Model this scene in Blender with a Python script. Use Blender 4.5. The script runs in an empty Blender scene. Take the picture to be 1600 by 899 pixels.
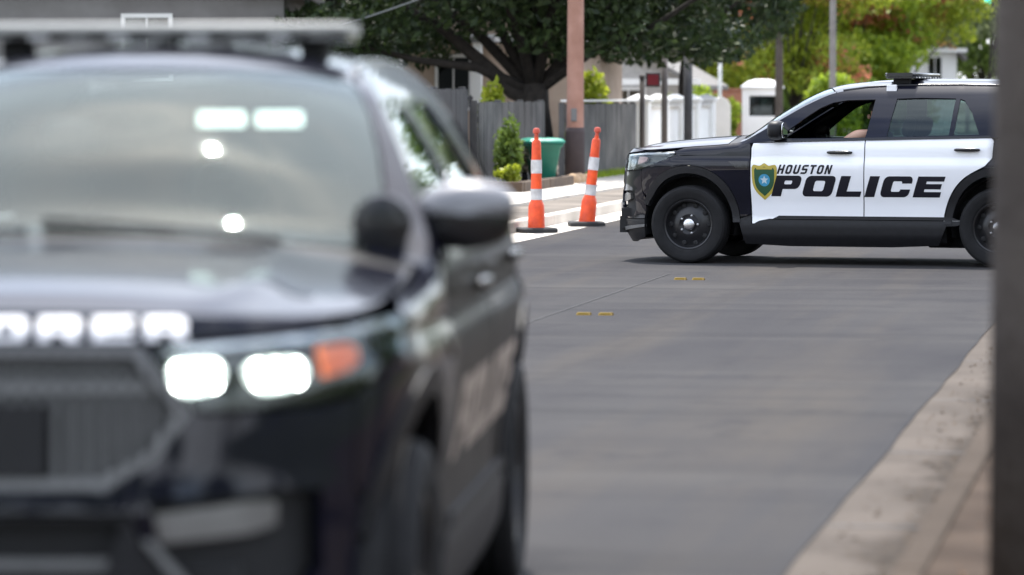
import bpy, bmesh, math, random
import numpy as np
from mathutils import Vector, Matrix
from mathutils.geometry import delaunay_2d_cdt

rad = math.radians
scene = bpy.context.scene
COL = scene.collection

# ------------------------------------------------------------------ camera
cam_d = bpy.data.cameras.new("camera")
cam = bpy.data.objects.new("camera", cam_d)
COL.objects.link(cam)
cam.location = (0, 0, 1.62)
cam.rotation_euler = (rad(90 - 2.906), 0, 0)
cam_d.sensor_width = 36
cam_d.lens = 132.75
cam_d.clip_end = 2000
cam_d.dof.use_dof = True
cam_d.dof.focus_distance = 36.3
cam_d.dof.aperture_fstop = 2.3
scene.camera = cam

# ------------------------------------------------------------------ sky, sun, exposure
SUN_EL, SUN_AZ = rad(66), rad(-5)          # azimuth from +Y towards +X (beyond the scene, a little left)
world = bpy.data.worlds.new("World")
scene.world = world
world.use_nodes = True
wn = world.node_tree
sky = wn.nodes.new("ShaderNodeTexSky")
sky.sky_type = 'NISHITA'
sky.sun_disc = False
sky.sun_elevation = SUN_EL
sky.sun_rotation = SUN_AZ
sky.air_density = 1.0
sky.dust_density = 2.2
sky.ozone_density = 1.0
bg = wn.nodes["Background"]
bg.inputs[1].default_value = 0.15
# broken summer cloud, the same all round
wtc = wn.nodes.new("ShaderNodeTexCoord")
wmp = wn.nodes.new("ShaderNodeMapping")
wmp.inputs["Scale"].default_value = (1, 1, 2.2)
wnz = wn.nodes.new("ShaderNodeTexNoise")
wnz.inputs["Scale"].default_value = 2.6
wnz.inputs["Detail"].default_value = 7
wnz.inputs["Roughness"].default_value = .55
wrp = wn.nodes.new("ShaderNodeValToRGB")
wrp.color_ramp.elements[0].position = .38
wrp.color_ramp.elements[0].color = (0.12, 0.12, 0.12, 1)
wrp.color_ramp.elements[1].position = .62
wrp.color_ramp.elements[1].color = (.9, .9, .9, 1)
wmx = wn.nodes.new("ShaderNodeMix")
wmx.data_type = 'RGBA'
wmx.inputs[7].default_value = (8.0, 8.4, 9.2, 1)
wn.links.new(wtc.outputs["Generated"], wmp.inputs[0])
wn.links.new(wmp.outputs[0], wnz.inputs["Vector"])
wn.links.new(wnz.outputs["Fac"], wrp.inputs[0])
wn.links.new(wrp.outputs[0], wmx.inputs[0])
wn.links.new(sky.outputs[0], wmx.inputs[6])
wn.links.new(wmx.outputs[2], bg.inputs[0])

sun_d = bpy.data.lights.new("sun", 'SUN')
sun_d.energy = 3.2
sun_d.angle = rad(0.6)
sun_d.color = (1.0, 0.955, 0.89)
sun = bpy.data.objects.new("sun", sun_d)
COL.objects.link(sun)
sdir = Vector((math.sin(SUN_AZ) * math.cos(SUN_EL), math.cos(SUN_AZ) * math.cos(SUN_EL), math.sin(SUN_EL)))
sun.rotation_euler = sdir.to_track_quat('Z', 'Y').to_euler()
sun.location = (0, 40, 60)

vs = scene.view_settings
vs.view_transform = 'Standard'
vs.look = 'None'
vs.exposure = 1.25
vs.gamma = 1
vs.use_curve_mapping = False

# ------------------------------------------------------------------ materials
MATS = {}


def mat(name, col, rough=0.6, metal=0.0, var=0.12, scale=8.0, bump=0.0, bscale=60.0, coat=0.0, spec=0.5, emit=None, estr=0.0, col2=None, detail=4):
    """Principled material whose colour (and roughness) wander with noise"""
    if name in MATS:
        return MATS[name]
    m = bpy.data.materials.new(name)
    m.use_nodes = True
    nt = m.node_tree
    b = nt.nodes["Principled BSDF"]
    tc = nt.nodes.new("ShaderNodeTexCoord")
    nz = nt.nodes.new("ShaderNodeTexNoise")
    nz.inputs["Scale"].default_value = scale
    nz.inputs["Detail"].default_value = detail
    nt.links.new(tc.outputs["Object"], nz.inputs["Vector"])
    rp = nt.nodes.new("ShaderNodeValToRGB")
    rp.color_ramp.elements[0].position = 0.3
    rp.color_ramp.elements[1].position = 0.7
    c2 = col2 if col2 else tuple(min(1, c * (1 + var)) for c in col)
    c1 = col if col2 else tuple(c * (1 - var) for c in col)
    rp.color_ramp.elements[0].color = (*c1, 1)
    rp.color_ramp.elements[1].color = (*c2, 1)
    nt.links.new(nz.outputs["Fac"], rp.inputs["Fac"])
    nt.links.new(rp.outputs["Color"], b.inputs["Base Color"])
    b.inputs["Roughness"].default_value = rough
    b.inputs["Metallic"].default_value = metal
    b.inputs["Coat Weight"].default_value = coat
    b.inputs["Coat Roughness"].default_value = 0.015
    b.inputs["Specular IOR Level"].default_value = spec
    if emit:
        b.inputs["Emission Color"].default_value = (*emit, 1)
        b.inputs["Emission Strength"].default_value = estr
    if bump:
        n2 = nt.nodes.new("ShaderNodeTexNoise")
        n2.inputs["Scale"].default_value = bscale
        n2.inputs["Detail"].default_value = 5
        nt.links.new(tc.outputs["Object"], n2.inputs["Vector"])
        bp = nt.nodes.new("ShaderNodeBump")
        bp.inputs["Strength"].default_value = bump
        bp.inputs["Distance"].default_value = 0.02
        nt.links.new(n2.outputs["Fac"], bp.inputs["Height"])
        nt.links.new(bp.outputs["Normal"], b.inputs["Normal"])
    MATS[name] = m
    return m


def glass_mat(name, tint, dust=0.0, glare_col=(0.5, 0.52, 0.5), refl=1.0):
    if name in MATS:
        return MATS[name]
    m = bpy.data.materials.new(name)
    m.use_nodes = True
    nt = m.node_tree
    for n in list(nt.nodes):
        nt.nodes.remove(n)
    out = nt.nodes.new("ShaderNodeOutputMaterial")
    tr = nt.nodes.new("ShaderNodeBsdfTransparent")
    tr.inputs[0].default_value = (*tint, 1)
    gl = nt.nodes.new("ShaderNodeBsdfGlossy")
    gl.inputs["Roughness"].default_value = 0.02
    gl.inputs[0].default_value = (.88, .98, .97, 1)
    fr = nt.nodes.new("ShaderNodeFresnel")
    fr.inputs[0].default_value = 1.6
    ml = nt.nodes.new("ShaderNodeMath")
    ml.operation = 'MULTIPLY'
    ml.inputs[1].default_value = refl
    ml.use_clamp = True
    mx = nt.nodes.new("ShaderNodeMixShader")
    nt.links.new(fr.outputs[0], ml.inputs[0])
    nt.links.new(ml.outputs[0], mx.inputs[0])
    nt.links.new(tr.outputs[0], mx.inputs[1])
    nt.links.new(gl.outputs[0], mx.inputs[2])
    last = mx
    if dust:  # pale diffuse film, puts sky glare into the glass colour
        df = nt.nodes.new("ShaderNodeBsdfDiffuse")
        df.inputs[0].default_value = (*glare_col, 1)
        tc = nt.nodes.new("ShaderNodeTexCoord")
        nz = nt.nodes.new("ShaderNodeTexNoise")
        nz.inputs["Scale"].default_value = 2.2
        nz.inputs["Detail"].default_value = 5
        nt.links.new(tc.outputs["Object"], nz.inputs["Vector"])
        mr = nt.nodes.new("ShaderNodeMapRange")
        mr.inputs[1].default_value = 0.3
        mr.inputs[2].default_value = 0.7
        mr.inputs[3].default_value = dust * 0.55
        mr.inputs[4].default_value = dust * 1.3
        nt.links.new(nz.outputs["Fac"], mr.inputs[0])
        m2 = nt.nodes.new("ShaderNodeMixShader")
        nt.links.new(mr.outputs[0], m2.inputs[0])
        nt.links.new(mx.outputs[0], m2.inputs[1])
        nt.links.new(df.outputs[0], m2.inputs[2])
        last = m2
    nt.links.new(last.outputs[0], out.inputs[0])
    MATS[name] = m
    return m


def leaf_mat(name, dark, light, trans=0.45, scale=1.3, accent=None, acc_at=0.66):
    if name in MATS:
        return MATS[name]
    m = bpy.data.materials.new(name)
    m.use_nodes = True
    nt = m.node_tree
    for n in list(nt.nodes):
        nt.nodes.remove(n)
    out = nt.nodes.new("ShaderNodeOutputMaterial")
    tc = nt.nodes.new("ShaderNodeTexCoord")
    nz = nt.nodes.new("ShaderNodeTexNoise")
    nz.inputs["Scale"].default_value = scale * 6
    nz.inputs["Detail"].default_value = 3
    nt.links.new(tc.outputs["Object"], nz.inputs["Vector"])
    rp = nt.nodes.new("ShaderNodeValToRGB")
    rp.color_ramp.elements[0].position = 0.32
    rp.color_ramp.elements[1].position = 0.68
    rp.color_ramp.elements[0].color = (*dark, 1)
    rp.color_ramp.elements[1].color = (*light, 1)
    nt.links.new(nz.outputs["Fac"], rp.inputs["Fac"])
    col = rp.outputs["Color"]
    if accent:
        n2 = nt.nodes.new("ShaderNodeTexNoise")
        n2.inputs["Scale"].default_value = scale * 0.55
        n2.inputs["Detail"].default_value = 2
        nt.links.new(tc.outputs["Object"], n2.inputs["Vector"])
        r2 = nt.nodes.new("ShaderNodeValToRGB")
        r2.color_ramp.elements[0].position = acc_at - 0.06
        r2.color_ramp.elements[1].position = acc_at + 0.03
        nt.links.new(n2.outputs["Fac"], r2.inputs["Fac"])
        mc = nt.nodes.new("ShaderNodeMix")
        mc.data_type = 'RGBA'
        nt.links.new(r2.outputs["Color"], mc.inputs[0])
        nt.links.new(col, mc.inputs[6])
        mc.inputs[7].default_value = (*accent, 1)
        col = mc.outputs[2]
    pb = nt.nodes.new("ShaderNodeBsdfPrincipled")
    pb.inputs["Roughness"].default_value = 0.5
    pb.inputs["Specular IOR Level"].default_value = 0.35
    tl = nt.nodes.new("ShaderNodeBsdfTranslucent")
    mx = nt.nodes.new("ShaderNodeMixShader")
    mx.inputs[0].default_value = trans
    nt.links.new(col, pb.inputs["Base Color"])
    nt.links.new(col, tl.inputs[0])
    nt.links.new(pb.outputs[0], mx.inputs[1])
    nt.links.new(tl.outputs[0], mx.inputs[2])
    nt.links.new(mx.outputs[0], out.inputs[0])
    MATS[name] = m
    return m


# ------------------------------------------------------------------ object helpers
def tag(o, label=None, cat=None, group=None, kind=None):
    if label:
        o["label"] = label
    if cat:
        o["category"] = cat
    if group:
        o["group"] = group
    if kind:
        o["kind"] = kind
    return o


def empty(name, loc=(0, 0, 0), rz=0.0, **kw):
    o = bpy.data.objects.new(name, None)
    o.empty_display_size = 0.2
    o.location = loc
    o.rotation_euler = (0, 0, rz)
    COL.objects.link(o)
    tag(o, **kw)
    return o


def link(name, me, m, parent=None, **kw):
    o = bpy.data.objects.new(name, me)
    COL.objects.link(o)
    if m and not me.materials:
        me.materials.append(m)
    if parent:
        o.parent = parent
    tag(o, **kw)
    return o


def mesh_of(name, verts, faces, smooth=False):
    me = bpy.data.meshes.new(name)
    me.from_pydata([tuple(v) for v in verts], [], faces)
    me.update()
    if smooth:
        me.polygons.foreach_set("use_smooth", [True] * len(me.polygons))
    return me


class MB:
    """collects simple shapes, then becomes one mesh object"""

    def __init__(self):
        self.v = []
        self.f = []

    def box(self, c, s, rz=0.0, M=None):
        n = len(self.v)
        hx, hy, hz = s[0] / 2, s[1] / 2, s[2] / 2
        R = M if M is not None else Matrix.Rotation(rz, 3, 'Z')
        for dz in (-hz, hz):
            for dx, dy in ((-hx, -hy), (hx, -hy), (hx, hy), (-hx, hy)):
                self.v.append(Vector(c) + R @ Vector((dx, dy, dz)))
        for q in ((0, 3, 2, 1), (4, 5, 6, 7), (0, 1, 5, 4), (1, 2, 6, 5), (2, 3, 7, 6), (3, 0, 4, 7)):
            self.f.append(tuple(n + i for i in q))
        return self

    def tube(self, pts, radii, seg=10, cap=True):
        pts = [Vector(p) for p in pts]
        if not hasattr(radii, '__len__'):
            radii = [radii] * len(pts)
        n0 = len(self.v)
        ref = None
        for i, p in enumerate(pts):
            t = (pts[min(i + 1, len(pts) - 1)] - pts[max(i - 1, 0)]).normalized()
            if ref is None:
                ref = Vector((1, 0, 0)) if abs(t.x) < 0.8 else Vector((0, 1, 0))
            a = (ref - t * ref.dot(t)).normalized()
            ref = a
            b = t.cross(a)
            for k in range(seg):
                th = 2 * math.pi * k / seg
                self.v.append(p + (a * math.cos(th) + b * math.sin(th)) * radii[i])
        for i in range(len(pts) - 1):
            for k in range(seg):
                k2 = (k + 1) % seg
                self.f.append((n0 + i * seg + k, n0 + i * seg + k2, n0 + (i + 1) * seg + k2, n0 + (i + 1) * seg + k))
        if cap:
            self.f.append(tuple(n0 + k for k in reversed(range(seg))))
            self.f.append(tuple(n0 + (len(pts) - 1) * seg + k for k in range(seg)))
        return self

    def lathe(self, prof, seg=32, axis='Z', c=(0, 0, 0)):
        """prof: (radius, height) pairs"""
        n0 = len(self.v)
        c = Vector(c)
        for r, h in prof:
            for k in range(seg):
                th = 2 * math.pi * k / seg
                a, b = r * math.cos(th), r * math.sin(th)
                p = {'Z': (a, b, h), 'Y': (a, h, -b), 'X': (h, a, b)}[axis]
                self.v.append(c + Vector(p))
        for i in range(len(prof) - 1):
            for k in range(seg):
                k2 = (k + 1) % seg
                self.f.append((n0 + i * seg + k, n0 + i * seg + k2, n0 + (i + 1) * seg + k2, n0 + (i + 1) * seg + k))
        return self

    def prism(self, poly, axis, a, b, c=(0, 0, 0)):
        """2D outline extruded along an axis from a to b"""
        n0 = len(self.v)
        c = Vector(c)
        n = len(poly)
        for h in (a, b):
            for p, q in poly:
                self.v.append(c + Vector({'X': (h, p, q), 'Y': (p, h, q), 'Z': (p, q, h)}[axis]))
        self.f.append(tuple(n0 + i for i in reversed(range(n))))
        self.f.append(tuple(n0 + n + i for i in range(n)))
        for i in range(n):
            j = (i + 1) % n
            self.f.append((n0 + i, n0 + j, n0 + n + j, n0 + n + i))
        return self

    def loft(self, rings, close=True):
        n0 = len(self.v)
        k = len(rings[0])
        for r in rings:
            self.v += [Vector(p) for p in r]
        for i in range(len(rings) - 1):
            for j in range(k):
                j2 = (j + 1) % k
                self.f.append((n0 + i * k + j, n0 + i * k + j2, n0 + (i + 1) * k + j2, n0 + (i + 1) * k + j))
        if close:
            self.f.append(tuple(n0 + j for j in reversed(range(k))))
            self.f.append(tuple(n0 + (len(rings) - 1) * k + j for j in range(k)))
        return self

    def build(self, name, m, parent=None, smooth=False, bevel=0.0, bseg=2, auto=None, **kw):
        me = mesh_of(name, self.v, self.f, smooth)
        bm = bmesh.new()
        bm.from_mesh(me)
        bmesh.ops.recalc_face_normals(bm, faces=bm.faces)
        if bevel:
            bmesh.ops.bevel(bm, geom=[e for e in bm.edges if e.calc_face_angle(0) > 0.5], offset=bevel, segments=bseg, affect='EDGES', profile=0.5)
        if auto is not None:
            for f in bm.faces:
                f.smooth = True
            for e in bm.edges:
                e.smooth = e.calc_face_angle(0) < auto
        bm.to_mesh(me)
        bm.free()
        return link(name, me, m, parent, **kw)


# ------------------------------------------------------------------ draped panels (car bodies, lettering)
def pip(pts, poly):
    x, y = pts[:, 0], pts[:, 1]
    inside = np.zeros(len(pts), bool)
    n = len(poly)
    for i in range(n):
        x1, y1 = poly[i]
        x2, y2 = poly[(i + 1) % n]
        if y1 == y2:
            continue
        c = ((y1 > y) != (y2 > y)) & (x < (x2 - x1) * (y - y1) / (y2 - y1) + x1)
        inside ^= c
    return inside


def dist_poly(pts, poly):
    d = np.full(len(pts), 1e9)
    n = len(poly)
    for i in range(n):
        a = np.array(poly[i])
        b = np.array(poly[(i + 1) % n])
        ab = b - a
        t = np.clip(((pts - a) @ ab) / max(ab @ ab, 1e-12), 0, 1)
        d = np.minimum(d, np.linalg.norm(pts - (a + t[:, None] * ab), axis=1))
    return d


def densify(poly, step):
    out = []
    n = len(poly)
    for i in range(n):
        a, b = poly[i], poly[(i + 1) % n]
        L = math.hypot(b[0] - a[0], b[1] - a[1])
        k = max(1, int(math.ceil(L / step)))
        for j in range(k):
            t = j / k
            out.append((a[0] + (b[0] - a[0]) * t, a[1] + (b[1] - a[1]) * t))
    return out


def smooth_poly(pts, sub=5, sharp=()):
    """closed Catmull-Rom outline; indices in sharp keep their corner"""
    n = len(pts)
    out = []
    for i in range(n):
        p0, p1, p2, p3 = [np.array(pts[(i + k) % n], float) for k in (-1, 0, 1, 2)]
        if i in sharp:
            p0 = p1
        if (i + 1) % n in sharp:
            p3 = p2
        for j in range(sub):
            t = j / sub
            q = 0.5 * ((2 * p1) + (p2 - p0) * t + (2 * p0 - 5 * p1 + 4 * p2 - p3) * t * t + (3 * p1 - p0 - 3 * p2 + p3) * t ** 3)
            out.append((q[0], q[1]))
    return out


def panel(name, poly, surf, m, parent, step=0.045, thick=0.012, holes=(), off=0.0, ref=(-1.6, 0, 0.9), edge=None, **kw):
    """sheet with a skirt: a 2D outline (with holes) filled and draped on surf(u, v)"""
    edge = edge or step
    loops = [densify(poly, edge)] + [densify(h, edge) for h in holes]
    vs_, es = [], []
    for lp in loops:
        k = len(vs_)
        vs_ += lp
        es += [(k + i, k + (i + 1) % len(lp)) for i in range(len(lp))]
    P = np.array(poly)
    x0, y0 = P.min(0)
    x1, y1 = P.max(0)
    gx = np.arange(x0 + step / 2, x1, step)
    gy = np.arange(y0 + step / 2, y1, step)
    if len(gx) and len(gy):
        G = np.array([(a, b) for a in gx for b in gy])
        ok = pip(G, poly) & (dist_poly(G, poly) > step * 0.45)
        for h in holes:
            ok &= ~pip(G, h) & (dist_poly(G, h) > step * 0.45)
        vs_ += [tuple(g) for g in G[ok]]
    V, E, F, ov, oe, of = delaunay_2d_cdt([Vector(v) for v in vs_], es, [], 0, 1e-6)
    V = [(v[0], v[1]) for v in V]
    C = np.array([[sum(V[i][k] for i in f) / 3 for k in (0, 1)] for f in F])
    ok = pip(C, poly)
    for h in holes:
        ok &= ~pip(C, h)
    F = [f for f, o in zip(F, ok) if o]
    ref = Vector(ref)
    pos, nor = [], []
    e = 0.004
    for u, v in V:
        p = surf(u, v)
        du = surf(u + e, v) - surf(u - e, v)
        dv = surf(u, v + e) - surf(u, v - e)
        n = du.cross(dv)
        if n.length < 1e-12:
            n = p - ref
        n.normalize()
        if n.dot(p - ref) < 0:
            n.negate()
        pos.append(p + n * off)
        nor.append(n)
    faces = []
    for f in F:
        a, b, c = (pos[i] for i in f)
        g = (b - a).cross(c - a)
        s = nor[f[0]] + nor[f[1]] + nor[f[2]]
        faces.append(tuple(f) if g.dot(s) > 0 else tuple(reversed(f)))
    nv = len(pos)
    norms = list(nor)
    if thick:
        cnt = {}
        for f in faces:
            for i in range(3):
                a, b = f[i], f[(i + 1) % 3]
                cnt[(a, b)] = cnt.get((a, b), 0) + 1
        bd = [(a, b) for (a, b) in cnt if (b, a) not in cnt]
        for a, b in bd:
            k = len(pos)
            pa, pb = pos[a], pos[b]
            qa, qb = pa - nor[a] * thick, pb - nor[b] * thick
            sn = (pb - pa).cross(nor[a]).normalized()
            pos += [pa, pb, qb, qa]
            norms += [sn] * 4
            faces.append((k + 1, k, k + 3, k + 2))
    me = mesh_of(name, pos, faces, True)
    me.normals_split_custom_set_from_vertices([tuple(n) for n in norms])
    return link(name, me, m, parent, **kw)


def hermite(xs, ys):
    xs = np.array(xs, float)
    ys = np.array(ys, float)
    if xs[0] > xs[-1]:
        xs, ys = xs[::-1], ys[::-1]
    h = np.diff(xs)
    dl = np.diff(ys) / h
    m = np.zeros(len(xs))
    for i in range(1, len(xs) - 1):
        if dl[i - 1] * dl[i] > 0:
            w1, w2 = 2 * h[i] + h[i - 1], h[i] + 2 * h[i - 1]
            m[i] = (w1 + w2) / (w1 / dl[i - 1] + w2 / dl[i])
    m[0], m[-1] = dl[0], dl[-1]
    xl, yl, hl, ml = xs.tolist(), ys.tolist(), h.tolist(), m.tolist()
    import bisect

    def f(x):
        if x <= xl[0]:
            return yl[0] + (x - xl[0]) * ml[0] * 0
        if x >= xl[-1]:
            return yl[-1]
        i = bisect.bisect_right(xl, x) - 1
        t = (x - xl[i]) / hl[i]
        t2, t3 = t * t, t * t * t
        return (2 * t3 - 3 * t2 + 1) * yl[i] + (t3 - 2 * t2 + t) * hl[i] * ml[i] + (-2 * t3 + 3 * t2) * yl[i + 1] + (t3 - t2) * hl[i] * ml[i + 1]
    return f


# ================================================================== police SUV surfaces
# car frame: x forward, y left, z up, origin on the ground under the front axle
def _outline():
    pts = [(.85, -.2), (.86, 0), (.85, .2), (.818, .42), (.75, .60), (.64, .755), (.49, .87), (.32, .932), (.1, .966), (-.3, .98), (-.8, .986), (-1.5, .99),
           (-2.2, .99), (-2.8, .984), (-3.3, .965), (-3.7, .925), (-3.93, .84), (-4.05, .68), (-4.1, .4), (-4.12, 0), (-4.1, -.4)]
    P = [np.array(p) for p in pts]
    out = []
    for i in range(1, len(P) - 2):
        p0, p1, p2, p3 = P[i - 1:i + 3]
        for j in range(24):
            t = j / 24
            out.append(0.5 * ((2 * p1) + (p2 - p0) * t + (2 * p0 - 5 * p1 + 4 * p2 - p3) * t * t + (3 * p1 - p0 - 3 * p2 + p3) * t ** 3))
    out.append(P[-2])
    out = np.array(out)
    tan = np.gradient(out, axis=0)
    # relax tangents
    for _ in range(6):
        tan[1:-1] = (tan[:-2] + 2 * tan[1:-1] + tan[2:]) / 4
    tan /= np.linalg.norm(tan, axis=1)[:, None]
    nrm = np.stack([tan[:, 1], -tan[:, 0]], 1)
    if nrm[0, 0] < 0:
        nrm = -nrm
    u = np.concatenate([[0], np.cumsum(np.linalg.norm(np.diff(out, axis=0), axis=1))])
    return u, out, nrm


OU, OP, ON = _outline()
UMAX = float(OU[-1])


def B(u):
    u = min(max(u, 0), UMAX)
    return (np.interp(u, OU, OP[:, 0]), np.interp(u, OU, OP[:, 1]), np.interp(u, OU, ON[:, 0]), np.interp(u, OU, ON[:, 1]))


def UX(x):
    """outline length at a given x (side)"""
    return float(np.interp(-x, -OP[:, 0], OU))


def UY(y):
    """outline length at a given y on the front face"""
    k = int(np.argmax(OP[:, 1] > 0.96))
    s = 1 if y >= 0 else -1
    return s * float(np.interp(abs(y), OP[:k, 1], OU[:k]))


def warp(z):
    def ss(a, b, v):
        t = min(1, max(0, (v - a) / (b - a)))
        return t * t * (3 - 2 * t)
    return z + .045 * ss(.40, .82, z) * (1 - .8 * ss(1.55, 1.78, z))


D_SIDE = hermite([.12, .22, .30, .38, .46, .56, .68, .80, .90, .945, .985, 1.04, 1.10, 1.15, 1.30, 1.45, 1.60, 1.74],
                 [.13, .075, .045, .040, .052, .046, .022, .006, .0, .008, .026, .028, .036, .060, .132, .215, .318, .44])
D_FRONT = hermite([.15, .25, .36, .50, .62, .70, .80, .90, .98, 1.02, 1.06], [.14, .07, .02, .0, .0, .015, .025, .035, .05, .065, .11])
D_REAR = hermite([.15, .40, .60, .95, 1.1, 1.6, 1.74], [.14, .02, .0, .02, .06, .36, .46])
Z_E = hermite([.95, .53, .25, 0, -.35, -.52, -.66, -.90, -1.15, -1.40, -1.68, -2.1, -2.6, -3.2, -3.7, -4.0, -4.2],
              [1.055, 1.05, 1.062, 1.082, 1.108, 1.135, 1.205, 1.355, 1.50, 1.61, 1.665, 1.69, 1.695, 1.68, 1.65, 1.62, 1.6])
Z_C = hermite([.95, .73, .67, .54, .2, -.15, -.36, -.43, -.8, -1.05, -1.23, -1.42, -1.75, -2.3, -3.0, -3.6, -4.1],
              [1.06, 1.066, 1.087, 1.112, 1.15, 1.178, 1.19, 1.20, 1.445, 1.592, 1.682, 1.728, 1.758, 1.772, 1.765, 1.74, 1.70])


def S(u, z):
    """body side / front / rear skin; negative u is the right-hand side"""
    s = 1
    if u < 0:
        u, s = -u, -1
    x, y, nx, ny = B(u)
    wf = max(nx, 0) ** 2
    wr = max(-nx, 0) ** 2
    d = wf * D_FRONT(z) + wr * D_REAR(z) + (1 - wf - wr) * D_SIDE(z)
    if x > -.65:
        ze = Z_E(x)
        k = min(1.0, max(0.0, (z - ze + .075) / .075)) * min(1, (x + .65) / .15)
        d += 0.045 * k * k * (1 - wf)
    return Vector((x - nx * d, s * (y - ny * d), warp(z)))


def SX(x, z):
    return S(UX(x), z)


def T(x, t):
    """top skin (hood, windscreen, roof): t runs -1..1 across"""
    e = SX(x, Z_E(x))
    zc = warp(Z_C(x))
    p = 2.4
    return Vector((e.x, t * e.y, zc - (zc - e.z) * abs(t) ** p))


def xz(pts):
    return [(UX(x), z) for x, z in pts]


def yz(pts):
    return [(UY(y), z) for y, z in pts]


def arc(cx, cz, r, a0, a1, n):
    return [(cx + r * math.cos(rad(a0 + (a1 - a0) * i / n)), cz + r * math.sin(rad(a0 + (a1 - a0) * i / n))) for i in range(n + 1)]


def mir(poly):
    return [(-u, v) for u, v in reversed(poly)]


# ---------------------------------------------------------------- lettering: wide slanted block capitals, outline + counters
def rrect(x0, y0, x1, y1, r, n=4):
    out = []
    for cx, cy, a in ((x1 - r, y1 - r, 0), (x0 + r, y1 - r, 90), (x0 + r, y0 + r, 180), (x1 - r, y0 + r, 270)):
        out += arc(cx, cy, r, a, a + 90, n)
    return out


def glyph(ch, w, sv, sh):
    """outline for a capital of height 1 and width w; sv stem width, sh bar height"""
    m0, m1 = .5 - sh / 2, .5 + sh / 2
    R = .24
    if ch == 'O':
        return rrect(0, 0, w, 1, R), [rrect(sv, sh, w - sv, 1 - sh, .1)]
    if ch == 'I':
        return [(0, 0), (sv, 0), (sv, 1), (0, 1)], []
    if ch == 'L':
        return [(0, 0), (w, 0), (w, sh), (sv, sh), (sv, 1), (0, 1)], []
    if ch == 'E':
        return [(0, 0), (w, 0), (w, sh), (sv, sh), (sv, m0), (w * .95, m0), (w * .95, m1), (sv, m1), (sv, 1 - sh), (w, 1 - sh), (w, 1), (0, 1)], []
    if ch == 'H':
        return [(0, 0), (sv, 0), (sv, m0), (w - sv, m0), (w - sv, 0), (w, 0), (w, 1), (w - sv, 1), (w - sv, m1), (sv, m1), (sv, 1), (0, 1)], []
    if ch == 'T':
        c = w / 2
        return [(c - sv / 2, 0), (c + sv / 2, 0), (c + sv / 2, 1 - sh), (w, 1 - sh), (w, 1), (0, 1), (0, 1 - sh), (c - sv / 2, 1 - sh)], []
    if ch == 'N':
        return [(0, 0), (sv, 0), (sv, .62), (w - sv * 1.05, 0), (w, 0), (w, 1), (w - sv, 1), (w - sv, .38), (sv * 1.05, 1), (0, 1)], []
    if ch == 'X':
        c = w / 2
        return [(0, 0), (sv * 1.2, 0), (c, .34), (w - sv * 1.2, 0), (w, 0), (c + sv * .62, .5), (w, 1), (w - sv * 1.2, 1), (c, .66), (sv * 1.2, 1), (0, 1), (c - sv * .62, .5)], []
    if ch == 'U':
        o = [(0, 1)] + arc(R, R, R, 180, 270, 4) + arc(w - R, R, R, 270, 360, 4) + [(w, 1), (w - sv, 1)]
        o += [(w - sv, sh + .08), (w - sv - .08, sh), (sv + .08, sh), (sv, sh + .08), (sv, 1)]
        return o, []
    if ch == 'P':
        o = [(0, 0), (sv, 0), (sv, .34)] + arc(w - R, .34 + R, R, 270, 360, 4) + arc(w - R, 1 - R, R, 0, 90, 4) + [(0, 1)]
        return o, [rrect(sv, .34 + sh * .9, w - sv * .9, 1 - sh, .06)]
    if ch == 'R':
        o = [(0, 0), (sv, 0), (sv, .34), (w - sv * 1.5, .34), (w - sv * 1.1, 0), (w, 0), (w - sv * .25, .36)]
        o += arc(w - R, .36 + R, R, 300, 360, 3) + arc(w - R, 1 - R, R, 0, 90, 4) + [(0, 1)]
        return o, [rrect(sv, .34 + sh * .9, w - sv * .9, 1 - sh, .06)]
    if ch == 'C':
        o = arc(w - R, 1 - R, R, 0, 90, 4) + arc(R, 1 - R, R, 90, 180, 4) + arc(R, R, R, 180, 270, 4) + arc(w - R, R, R, 270, 360, 4)
        o += [(w, .36), (w - sv, .36), (w - sv, sh + .05), (w - sv - .05, sh), (sv + .05, sh), (sv, sh + .05), (sv, 1 - sh - .05), (sv + .05, 1 - sh), (w - sv - .05, 1 - sh), (w - sv, 1 - sh - .05), (w - sv, .64), (w, .64)]
        return o, []
    if ch == 'S':
        o = arc(w - R, R, R, 270, 360, 4) + [(w, m1 - .08), (w - .1, m1), (sv, m1), (sv, 1 - sh), (w, 1 - sh), (w, 1)] + arc(R, 1 - R, R, 90, 180, 4)
        o += [(0, m0 + .08), (.1, m0), (w - sv, m0), (w - sv, sh), (0, sh), (0, 0)]
        return o, []


def letters(text, place, surf, m, parent_of, widths, gap, sv, sh, h, shear, u_dir, step, off, thick=0.001):
    """place=(start, base z) in the car frame; each letter is its own part"""
    a = 0.0
    for ch, w in zip(text, widths):
        o, hs = glyph(ch, w, sv, sh)

        def tr(lp):
            return [place((a + x + shear * y) * h, y * h) for x, y in lp]
        panel('letter', tr(o), surf, m, parent_of(ch, a), step=step, thick=thick, holes=[tr(q) for q in hs], off=off, edge=step)
        a += w + gap


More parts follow.
